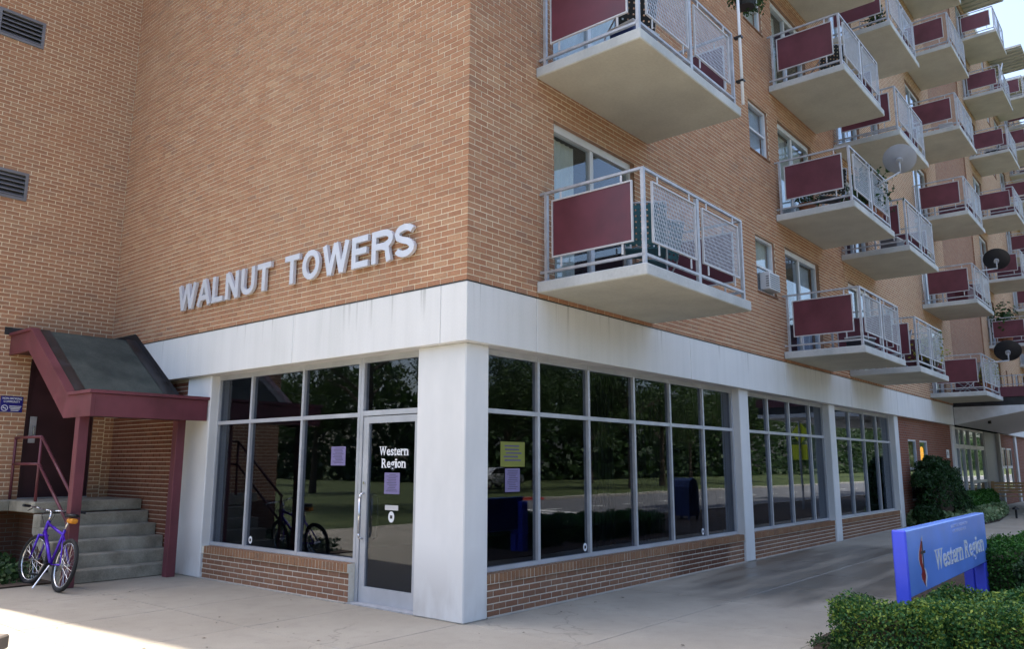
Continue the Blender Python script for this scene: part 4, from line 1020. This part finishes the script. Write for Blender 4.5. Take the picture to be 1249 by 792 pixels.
def box_points(n, x0, x1, y0, y1, z0, z1, seed, bumps=.05, depth=.12):
    r = np.random.default_rng(seed); ax = [(x1-x0)*(y1-y0), (x1-x0)*(z1-z0), (x1-x0)*(z1-z0), (y1-y0)*(z1-z0), (y1-y0)*(z1-z0)]
    k = r.choice(5, n, p=np.array(ax)/sum(ax)); u = r.random((n, 3)); P = np.stack([x0+u[:, 0]*(x1-x0), y0+u[:, 1]*(y1-y0), z0+u[:, 2]*(z1-z0)], 1); N = np.zeros((n, 3))
    dd_ = depth*r.random(n)**1.5
    for i, (a, val, s) in enumerate(((2, z1, 1), (1, y0, -1), (1, y1, 1), (0, x0, -1), (0, x1, 1))):
        m_ = k == i; P[m_, a] = val-s*dd_[m_]; N[m_, a] = s
    b = bumps*(np.sin(P[:, 0]*6.1+seed)+np.sin(P[:, 1]*7.3+2*seed)*.8+np.sin(P[:, 0]*13+P[:, 1]*9)*.6+np.sin(P[:, 0]*2.3-P[:, 1]*1.7)*.9)
    # round the shoulders
    ed = np.minimum.reduce([P[:, 0]-x0, x1-P[:, 0], P[:, 1]-y0, y1-P[:, 1]]); P[:, 2] += b*np.clip(P[:, 2]/z1, 0, 1); P[:, 2] -= np.clip(.14-ed, 0, .14)*.7*(P[:, 2]/z1)
    P += r.normal(size=P.shape)*.012; P[:, 2] = np.maximum(P[:, 2], .015); return P, N
def twigs(parent, c, rad, n, seed, r0=.01):
    r = random.Random(seed); m = MB()
    for i in range(n):
        a = r.uniform(0, 2*math.pi); e = r.uniform(.2, 1.3); p = (c[0]+rad[0]*.75*math.cos(a)*math.cos(e), c[1]+rad[1]*.75*math.sin(a)*math.cos(e), max(.1, rad[2]*.8*math.sin(e)*1.2))
        m.bar((c[0]+r.uniform(-.05, .05), c[1]+r.uniform(-.05, .05), 0), p, r0*1.6, 5, r0*.5)
    return m.build('stems', 'bark', parent)
# front hedge of three shrubs
def shrub_box(name, label, x0, x1, y0, y1, h_, n, size, mat, seed, group=None, cat='hedge', core=None, bumps=.05):
    t = empty(name, (0, 0, 0), label=label, cat=cat, group=group)
    P, N = box_points(n, x0, x1, y0, y1, .0, h_, seed, bumps); leaves('foliage', P, N, size, mat, t, seed)
    c = MB(); c.box(x0+.13, y0+.13, 0, x1-.13, y1-.13, h_-.17); c.build('dark_core', 'soil', t)  # solid dark core filling the inside of the leaf shell
    twigs(t, ((x0+x1)/2, (y0+y1)/2, 0), ((x1-x0)/2, (y1-y0)/2, h_), 14, seed); return t
shrub_box('box_hedge', 'leafy green clipped hedge in front of the blue sign at the lower right', 1.40, 2.55, -5.4, -3.74, .455, 44000, .033, 'boxleaf', 5, bumps=.042)
shrub_box('box_hedge', 'low leafy shrub at the left end of the front hedge beside the sidewalk', .1+1.17, 1.9, -4.05, -3.16, .42, 13000, .031, 'boxleaf', 6, bumps=.03)
shrub_box('dark_hedge', 'dark clipped shrub behind the right post of the blue sign', 5.6, 7.0, -4.5, -3.55, .60, 16000, .04, 'hedgeleaf', 8, bumps=.03)
shrub_box('dark_hedge', 'dark clipped shrub at the right edge of the picture behind the blue sign', 4.3, 5.2, -5.0, -4.15, .62, 12000, .04, 'yew', 9, bumps=.03)
shrub_box('dark_hedge', 'green clipped shrub beyond the blue sign near the walkway', 7.6, 11.0, -4.7, -3.5, .5, 14000, .05, 'hedgeleaf', 10, bumps=.03)
# small weeds at the hedge foot
wd_ = empty('edge_weeds', label='low weeds on the mulch at the foot of the front hedge', cat='plants'); 
r = np.random.default_rng(4); P = np.stack([r.uniform(1.15, 1.5, 700), r.uniform(-3.9, -3.0, 700), r.uniform(.01, .09, 700)], 1); leaves('foliage', P, np.tile([0, 0, 1.], (700, 1)), .04, 'ivy', wd_, 3)
# mulch verge left of the hedge
MB().add([(.85, -4.6, .004), (1.56, -4.6, .02), (1.56, -2.94, .02), (1.18, -3.05, .004), (1.0, -3.5, .004)], [(0, 1, 2, 3, 4)]).build('garden_bed', 'soil')['kind'] = 'structure'
# yew bush beside the entrance
yw = empty('yew_bush', (0, 0, 0), label='large dark rounded yew bush before the red brick wall', cat='bush')
Ps = []; Ns = []
for i, (c, rad, n) in enumerate((((18.4, -.5, .78), (1.25, .48, .9), 8000), ((19.5, -.52, .48), (1.05, .46, .52), 5200), ((17.25, -.36, 1.12), (.52, .28, .30), 2400), ((18.0, -.45, 1.36), (.72, .4, .44), 4000), ((20.2, -.6, .28), (.6, .4, .3), 1800), ((17.2, -.4, .28), (.55, .35, .28), 2200))):
    p, n_ = lump_points(n, c, rad, 20+i, rough=.13); Ps.append(p); Ns.append(n_)
leaves('foliage', np.vstack(Ps), np.vstack(Ns), .09, 'yew', yw, 2, asp=.4)
cr = MB()
for (c, rad) in (((18.4, -.48, .7), (.85, .3, .7)), ((19.7, -.52, .4), (.9, .33, .4))):
    vs = []; 
    for i in range(12):
        for j in range(7):
            a = 2*math.pi*i/12; e = math.pi*j/6; vs.append((c[0]+rad[0]*math.cos(a)*math.sin(e), c[1]+rad[1]*math.sin(a)*math.sin(e), c[2]+rad[2]*math.cos(e)))
    cr.add(vs, [(i*7+j, ((i+1) % 12)*7+j, ((i+1) % 12)*7+j+1, i*7+j+1) for i in range(12) for j in range(6)])
cr.build('dark_core', 'soil', yw); twigs(yw, (18.4, -.5, 0), (1.1, .4, 1.4), 14, 3, .02)  # dark solid lumps as the bush core, plus stems
shrub_box('clipped_hedge', 'bright green clipped hedge between the dark bush and the bench', 20.3, 25.5, -.78, -.12, .72, 13000, .08, 'hedgeleaf', 12, bumps=.03)
gc = empty('groundcover_plants', label='pale variegated ground cover plants edging the bed before the dark bush', cat='plants')
r = np.random.default_rng(14); n = 5200; xs = r.uniform(16.75, 26.5, n); ed = np.interp(xs, [16.7, 16.9, 18.0, 19.1, 20.8, 24.4, 28.], [0, -.22, -.95, -1.4, -1.47, -1.15, -.5]); ys = np.minimum(ed+r.random(n)*.75, -.02)
zs = .06+.26*np.abs(np.sin(xs*4.1+ys*3))*r.random(n)+.10*r.random(n); leaves('foliage', np.stack([xs, ys, zs], 1), np.tile([-.2, -.5, 1.], (n, 1)), .16, 'hosta', gc, 15, asp=.6)
# ivy below the landing
iv = empty('ivy_patch', label='dark ivy growing on the ground below the concrete landing at left', cat='plants')
r = np.random.default_rng(24); n = 2600; P = np.stack([r.uniform(-3.1, -1.56, n), r.uniform(6.3, 8.2, n), .02+.22*r.random(n)**1.4], 1); P[:, 2] += .12*np.clip((P[:, 1]-7.0), 0, 1); leaves('foliage', P, np.tile([-.3, -.6, .8], (n, 1)), .07, 'ivy', iv, 5, asp=.85)

# trees across the street (seen in the shop glass)
def make_tree(seed, h_=9., cr_=3.6):
    t = empty('street_tree', (0, 0, 0)); r = random.Random(seed); tr = MB()
    pts = [(0, 0, -.05), (.05, .03, h_*.18), (-.05, .05, h_*.38), (.1, 0, h_*.6), (0, 0, h_*.85)]; rads = [.26, .2, .16, .11, .04]
    for i in range(4): tr.bar(pts[i], pts[i+1], rads[i], 10, rads[i+1])
    cl = []
    for i in range(16):
        a = r.uniform(0, 2*math.pi); z0 = h_*r.uniform(.3, .65); z1 = z0+r.uniform(.5, 2.4); q = r.uniform(.35, .95)*cr_
        e = (q*math.cos(a), q*math.sin(a), min(z1, h_*.95)); mid = (e[0]*.45, e[1]*.45, (z0+e[2])/2+.2); tr.bar((0, 0, z0), mid, .075, 6, .05); tr.bar(mid, e, .05, 6, .02); cl.append(e)
    cl.append((0, 0, h_*.92)); tr.build('trunk', 'bark', t)
    Ps = []; Ns = []
    for i, e in enumerate(cl):
        p, n_ = lump_points(620, e, (r.uniform(1., 1.7),)*2+(r.uniform(.8, 1.25),), seed*31+i, top=False, rough=.25, shell=.35); Ps.append(p); Ns.append(n_)
    leaves('crown', np.vstack(Ps), np.vstack(Ns), .20, 'treeleaf', t, seed, flop=.9); return t
T1 = make_tree(1); T2 = make_tree(2, 11., 4.2)
TL = ['broad green street tree on the lawn across the road', 'tall green street tree on the lawn across the road']
tp = [(-9, -24), (-2, -27), (4, -23.5), (10, -26), (16.5, -23.8), (23, -26.5), (29.5, -24), (36, -27), (43, -24), (51, -26), (60, -24.5), (70, -27), (-19, -25), (-30, -12), (-27, -3), (-28, 6), (-25, 14), (-24, 22), (0, -36), (14, -38), (28, -37), (42, -38), (57, -37), (75, -36), (90, -27), (-15, 20), (-22, 33), (-18, 45), (-30, 52), (-20, 62), (-33, 75), (110, -25), (135, -27)]
for i, (x, y) in enumerate(tp):
    src = T1 if i % 2 == 0 else T2
    o = src if i < 2 else copy_tree(src); o.location = (x, y, 0); o.rotation_euler = (0, 0, i*1.3); sc_ = rnd.uniform(.85, 1.15); o.scale = (sc_,)*3
    tag(o, TL[i % 2], 'tree', 'trees standing across the road'); 
def woods(n, x0, x1, y0, y1, seed):
    r = np.random.default_rng(seed); P = np.stack([r.uniform(x0, x1, n), r.uniform(y0, y1, n), r.random(n)], 1)
    top = 10.5+1.8*np.sin(P[:, 0]*.31+P[:, 1]*.27)+1.2*np.sin(P[:, 0]*.83+P[:, 1]*.71+1); P[:, 2] = P[:, 2]*top
    o = leaves('distant_woods', P, np.tile([.1, .9, .4], (n, 1)), .85, 'woodleaf', None, seed, asp=.7); o['kind'] = 'stuff'
woods(34000, -60, 110, -50, -44, 61); woods(16000, 110, 330, -52, -44, 63); woods(30000, -50, -44, -44, 150, 62)
# shrub mass mirrored in the left glass
lb = empty('laurel_bush', (0, 0, 0), label='broad laurel bush left of the viewpoint mirrored in the shop glass', cat='bush')
p1, n1 = lump_points(5000, (-9.5, 3.4, .7), (1.0, 1.6, 1.2), 41); leaves('foliage', p1, n1, .10, 'hedgeleaf', lb, 4); twigs(lb, (-9.5, 3.4, 0), (.8, 1.2, 1.3), 10, 4, .02)

# mailbox, crossing sign and cars mirrored in the glass
mbx = empty('mailbox', (15.4, -5.3, 0), label='dark blue street mailbox mirrored in the shop windows', cat='mailbox')
MB().prism([(-.3, .12), (-.3, .95), (-.22, 1.12), (0, 1.2), (.22, 1.12), (.3, .95), (.3, .12)], 1, -.3, .3).build('box_body', 'mailblue', mbx, fix=True)
for x in (-.25, .25):
    for y in (-.25, .25): B(x-.03, y-.03, 0, x+.03, y+.03, .119).build('leg', 'mailblue', mbx)
ys_ = empty('crossing_sign', (22.7, -4.5, 0), R(-72), label='yellow diamond pedestrian crossing sign on a post mirrored in the glass', cat='sign')
MB().bar((0, 0, 0), (0, 0, 3.15), .035, 8).build('post', 'galv', ys_)
m = MB(); m.add([(0, .05, 2.33), (.39, .05, 2.72), (0, .05, 3.11), (-.39, .05, 2.72), (0, .065, 2.33), (.39, .065, 2.72), (0, .065, 3.11), (-.39, .065, 2.72)], [(0, 3, 2, 1), (4, 5, 6, 7), (0, 1, 5, 4), (1, 2, 6, 5), (2, 3, 7, 6), (3, 0, 4, 7)]).build('sign_plate', 'yellow_sign', ys_)
m = MB(); m.lathe([(0, 0), (.05, 0), (.05, .004), (0, .004)], 12); m.v = [(x, .07+z, y+2.90) for x, y, z in m.v]
m.box(-.05, .067, 2.66, .05, .072, 2.83); m.add([(-.05, .071, 2.67), (.0, .071, 2.67), (-.08, .071, 2.5), (-.13, .071, 2.5)], [(0, 1, 2, 3)]).add([(.0, .071, 2.67), (.05, .071, 2.67), (.14, .071, 2.51), (.09, .071, 2.5)], [(0, 1, 2, 3)]); m.build('pedestrian_symbol', 'dark_print', ys_)
B(-.38, .05, 1.76, .38, .065, 2.30).build('sub_plate', 'yellow_sign', ys_)
def car(x, y, mat, label):
    c = empty('parked_car', (x, y, 0), label=label, cat='car')
    MB().prism([(-2.2, .35), (-2.25, .75), (-2.1, .95), (-1.3, 1.0), (-.8, 1.42), (.7, 1.45), (1.3, 1.02), (2.1, .88), (2.25, .7), (2.22, .35)], 1, -.85, .85).build('body', mat, c, bevel=.05, fix=True)
    MB().prism([(-1.15, 1.03), (-.75, 1.37), (.65, 1.39), (1.12, 1.05)], 1, -.86, .86).build('side_windows', 'black', c, fix=True)
    for sx_ in (-1.4, 1.4):
        for sy_ in (-.8, .8):
            wv = empty('wheel', (sx_, sy_, .33)); wv.parent = c
            MB().bar((0, -.1, 0), (0, .1, 0), .33, 20).build('tyre', 'rubber', wv); MB().bar((0, -.105, 0), (0, .105, 0), .2, 14).build('rim', 'chrome', wv)
    for sy_ in (-.6, .6): B(2.2, sy_-.15, .65, 2.26, sy_+.15, .8).build('headlight', 'white_print', c)
car(34, -29, 'carwhite', 'white parked car under the trees across the road'); car(27.5, -30, 'carblue', 'blue parked car under the trees across the road')

# ================================================================== SMALL THINGS
# air conditioner
ac = empty('air_conditioner', (7.97, W0, 4.79), label='white window air conditioner in the lowest flat window right of the first balcony', cat='air conditioner')
B(0, -.09, 0, .50, .10, .33).build('housing', 'whitepaint', ac, bevel=.01)
for i in range(7): B(.03, -.096, .03+i*.040, .47, -.090, .05+i*.040).build('grille_slat', 'louver', ac)
for i in range(5): B(-.005, -.075, .05+i*.045, 0, -.02, .07+i*.045).build('grille_slat', 'louver', ac)
# satellite dishes
def dish(c, r_, axis, mat, mount, label):
    t = empty('satellite_dish', c, label=label, cat='satellite dish', group='satellite dishes on balcony rails'); q = Vector(axis).normalized().to_track_quat('Z', 'Y').to_matrix()
    pr_ = [(0.001, -.0)]+[(r_*i/8, .22*r_*(i/8)**2) for i in range(1, 9)]; pr2 = [(a, b+.012) for a, b in pr_[::-1]]
    m = MB().lathe(pr_+[(r_+.008, .23*r_)]+pr2, 28); m.v = [tuple(q @ Vector(p)) for p in m.v]; m.build('reflector', mat, t, smooth=True)
    m = MB(); m.bar(q @ Vector((0, 0, -.0)), q @ Vector((0, 0, -.09)), .07, 10); m.build('bracket', 'galv', t)
    mt = Vector(mount)-Vector(c); e0 = q @ Vector((0, 0, -.08))
    MB().tube([e0, e0+Vector((0, 0, -.22)), mt], .02, 8).build('mast', 'galv', t, smooth=True)
    ar = MB().tube([q @ Vector((0, -r_*.95, .12)), q @ Vector((0, -r_*.75, r_*.95))], .012, 6); ar.build('feed_arm', 'galv', t)
    e = q @ Vector((0, -r_*.70, r_*.98)); MB().bar(e, e+(q @ Vector((0, .05, -.12))), .035, 8).build('feed_horn', 'whitepaint', t)
dish((10.75, -1.92, 7.70), .31, (.72, .10, .62), 'dishgrey', (10.45, -1.52, 7.15), 'grey satellite dish seen from behind on the second stack of balconies')
dish((21.6, -1.95, 7.78), .36, (.80, .05, .62), 'dishblack', (20.6, -1.5, 7.3), 'upper black satellite dish on the balcony rails at the far right')
dish((21.9, -1.95, 4.97), .36, (.80, .10, .60), 'dishblack', (21.2, -1.5, 4.6), 'lower black satellite dish on the balcony rails at the far right')
# pole with hanging plant on the first stack
po = tag(MB().bar((3.72, -1.62, 6.42), (3.72, -1.62, 8.9), .021, 10).build('white_pole', 'white_print', smooth=True), 'white pole strapped to the rail of the upper first balcony', 'pole')
for z in (6.75, 7.40): B(3.685, -1.655, z, 3.755, -1.545, z+.025).build('clamp', 'black', po)
hp = empty('hanging_plant', (3.72, -1.6, 7.95), label='trailing dark plant hanging from the white pole above the first balconies', cat='plant')
p1, n1 = lump_points(520, (.05, 0, .2), (.32, .22, .14), 51, top=False); leaves('foliage', p1-np.array([0, 0, .05]), n1, .06, 'ivy', hp, 6)
MB().lathe([(.0, .0), (.12, 0), (.18, .2), (.16, .2), (.1, .02)], 14).build('pot', 'black', hp)
hp.location = (4.0, -1.62, 8.0)
# lawn chairs, pots and clutter on the balconies
def chair(x, y, z, rot, mat, label, group='folding chairs on the balconies'):
    t = empty('folding_chair', (x, y, z), rot, label=label, cat='chair', group=group)
    fr = MB()
    for s in (-.25, .25):
        fr.tube([(s, .28, .0), (s, -.18, .44), (s, -.34, .95)], .012, 6); fr.tube([(s, -.30, 0), (s, .25, .44), (s, .25, .62), (s, -.25, .64)], .012, 6)
    fr.bar((-.25, -.34, .95), (.25, -.34, .95), .012, 6); fr.build('frame', 'galv', t, smooth=True)
    bk_ = MB()
    for i in range(7):
        xx = -.23+i*.068; bk_.add([(xx, -.20, .46), (xx+.045, -.20, .46), (xx+.045, -.345, .94), (xx, -.345, .94)], [(0, 1, 2, 3)])
    for i in range(7):
        z_ = .48+i*.066; yy_ = -.204-.30*(z_-.46); bk_.add([(-.25, yy_, z_), (.25, yy_, z_), (.25, yy_-.013, z_+.045), (-.25, yy_-.013, z_+.045)], [(0, 1, 2, 3)])
    bk_.build('webbed_back', mat, t); B(-.24, -.2, .42, .24, .25, .435).build('seat', mat, t)
chair(2.15, -.95, ZS, R(-60), 'teal', 'teal webbed folding chair on the lowest balcony nearest the corner'); chair(2.75, -.7, ZS, R(-20), 'teal', 'second teal webbed chair beside the first on the lowest balcony nearest the corner')
chair(2.0, -.9, ZS+FH, R(-40), 'black', 'dark folding chair on the balcony above the teal chairs'); chair(9.7, -.8, ZS+FH, R(-50), 'black', 'dark folding chair on the balcony with the grey satellite dish')
chair(9.9, -.9, ZS+2*FH, R(-50), 'black', 'dark folding chair on the third balcony of the second stack'); chair(21.3, -.9, ZS, R(30), 'whitepaint', 'white folding chair on the lowest balcony near the entrance')
chair(13.7, -.8, ZS+3*FH, R(30), 'whitepaint', 'white folding chair high on the third stack of balconies')
def pot_plant(x, y, z, s, mat, label, pot='terracotta'):
    t = empty('potted_plant', (x, y, z), label=label, cat='potted plant', group='potted plants on the balconies')
    MB().lathe([(0, 0), (.10*s, 0), (.15*s, .24*s), (.16*s, .26*s), (.13*s, .26*s), (.12*s, .2*s), (0, .2*s)], 14).build('pot', pot, t)
    p, n_ = lump_points(420, (0, 0, .5*s), (.26*s, .26*s, .34*s), int(x*7) % 90+3, top=False, rough=.3, shell=.3); leaves('foliage', p, n_, .07*s, mat, t, int(x*3) % 50); twigs(t, (0, 0, 0), (.2*s, .2*s, .6*s), 6, 2, .006)
pot_plant(14.9, -1.25, ZS, 1.3, 'flower', 'yellow flowering plant on the lowest balcony of the third stack', 'black'); pot_plant(22.2, -1.3, ZS+.1, 1.2, 'flower', 'pale yellow green plant on the lowest balcony near the entrance')
pot_plant(31.6, -.6, ZS+FH, 2.2, 'ivy', 'dark green plant on the second balcony beyond the entrance'); pot_plant(11.1, -1.2, ZS+FH, 1.7, 'ivy', 'dark green plant behind the right panel below the grey dish'); pot_plant(10.5, -1.25, ZS+FH, 1.4, 'ivy', 'small dark plant beside the grey satellite dish')
pot_plant(9.3, -.5, ZS+FH, 1.1, 'ivy', 'small potted plant by the sliding door under the grey dish'); pot_plant(13.3, -1.1, ZS+3*FH, 1.0, 'ivy', 'small potted plant high on the third stack of balconies')
def umb(x, y, z, dx, label):
    t = empty('folded_umbrella', (x, y, z), label=label, cat='umbrella'); MB().bar((0, 0, 0), (dx*.5, -.1, 1.1), .02, 6).build('pole', 'galv', t); MB().bar((dx*.5, -.1, 1.1), (dx, -.2, 2.0), .06, 8, .03).build('canopy', 'white_print', t, smooth=True)
umb(32.0, -1.2, ZS+5*FH+.1, 1.3, 'folded white umbrella leaning over a high balcony rail at far right')
def tub(x, y, z, mat, label, w_=.5, h_=.36):
    t = empty('storage_tub', (x, y, z), rnd.uniform(-.4, .4), label=label, cat='storage box', group='storage boxes on the balconies')
    MB().prism([(-w_/2+.03, 0), (w_/2-.03, 0), (w_/2, h_), (-w_/2, h_)], 1, -.18, .18).build('tub', mat, t, bevel=.01, fix=True); B(-w_/2-.015, -.2, h_, w_/2+.015, .2, h_+.035).build('lid', 'whitepaint', t, bevel=.008)
tub(10.4, -1.0, ZS, 'dark_print', 'dark storage tub on the lowest balcony of the second stack'); tub(13.5, -1.0, ZS+FH, 'louver', 'grey storage tub on the second balcony of the third stack')
tub(21.0, -1.1, ZS+FH, 'maroon_panel', 'dark red storage tub on the second balcony near the entrance', .7, .5); tub(9.5, -1.05, ZS+3*FH, 'terracotta', 'brown storage tub high on the second stack of balconies')
tub(21.4, -1.0, ZS+3*FH, 'whitepaint', 'white storage tub on the fourth balcony near the entrance', .6, .5); tub(1.75, -1.1, ZS+FH, 'mailblue', 'dark blue storage tub beside the panel on the upper corner balcony')
chair(13.6, -.8, ZS, R(40), 'whitepaint', 'white folding chair on the lowest balcony of the third stack'); chair(32.2, -.8, ZS+4*FH, R(20), 'black', 'dark folding chair on a high balcony beyond the entrance')
chair(21.6, -.9, ZS+4*FH, R(20), 'teal', 'teal folding chair on the fifth balcony near the entrance')
# bench by the entrance
bn = empty('teak_bench', (29.6, -.75, 0), R(-68), label='wooden garden bench standing against the wall near the entrance', cat='bench')
for x in (-.8, .8):
    B(x-.05, -.45, 0, x+.05, -.37, .66).build('leg', 'wood', bn); B(x-.05, .02, 0, x+.05, .10, .98).build('leg', 'wood', bn); B(x-.07, -.47, .66, x+.07, .02, .70).build('armrest', 'wood', bn)
for i in range(4): B(-.78, -.45+i*.12, .42, .78, -.36+i*.12, .45).build('seat_slat', 'wood', bn)
for i in range(4): B(-.78, .05, .54+i*.11, .78, .08, .62+i*.11).build('back_slat', 'wood', bn)
for x in (-1.9, -1.4):
    pass
bl = empty('path_light', (22.6, -1.62, 0), label='small black path light at the corner of the pale ground cover', cat='light')
MB().bar((0, 0, 0), (0, 0, .28), .03, 8).build('stake', 'black', bl); MB().lathe([(0, .36), (.09, .30), (.10, .26), (0, .26)], 12).build('cap', 'black', bl)
# end of a bench just inside the left edge
be = empty('wooden_bench', (-4.52, -.96, 0), label='weathered bench end just entering the picture at the lower left', cat='bench')
be.rotation_euler = (0, 0, R(40))
for i in range(3): B(-1.4, -.12+i*.14, .66, .0, -.0+i*.14, .73).build('seat_slat', 'greywood', be, bevel=.008)
B(-.22, -.05, 0, -.14, .26, .655).build('leg', 'galv', be); B(-1.3, -.05, 0, -1.22, .26, .655).build('leg', 'galv', be)
# fallen leaf litter on the pavement
lt = MB()
for i in range(40):
    x = rnd.uniform(-3, 3.5); y = rnd.uniform(-2.4, 4.8); s = rnd.uniform(.012, .03); a = rnd.uniform(0, 6)
    if x > -.2 and y > -.1: continue
    c_, d_ = math.cos(a)*s, math.sin(a)*s; lt.add([(x-c_, y-d_, .004), (x+d_*.5, y-c_*.5, .008), (x+c_, y+d_, .005), (x-d_*.5, y+c_*.5, .01)], [(0, 1, 2, 3)])
o = lt.build('leaf_litter', 'bark'); o['kind'] = 'stuff'
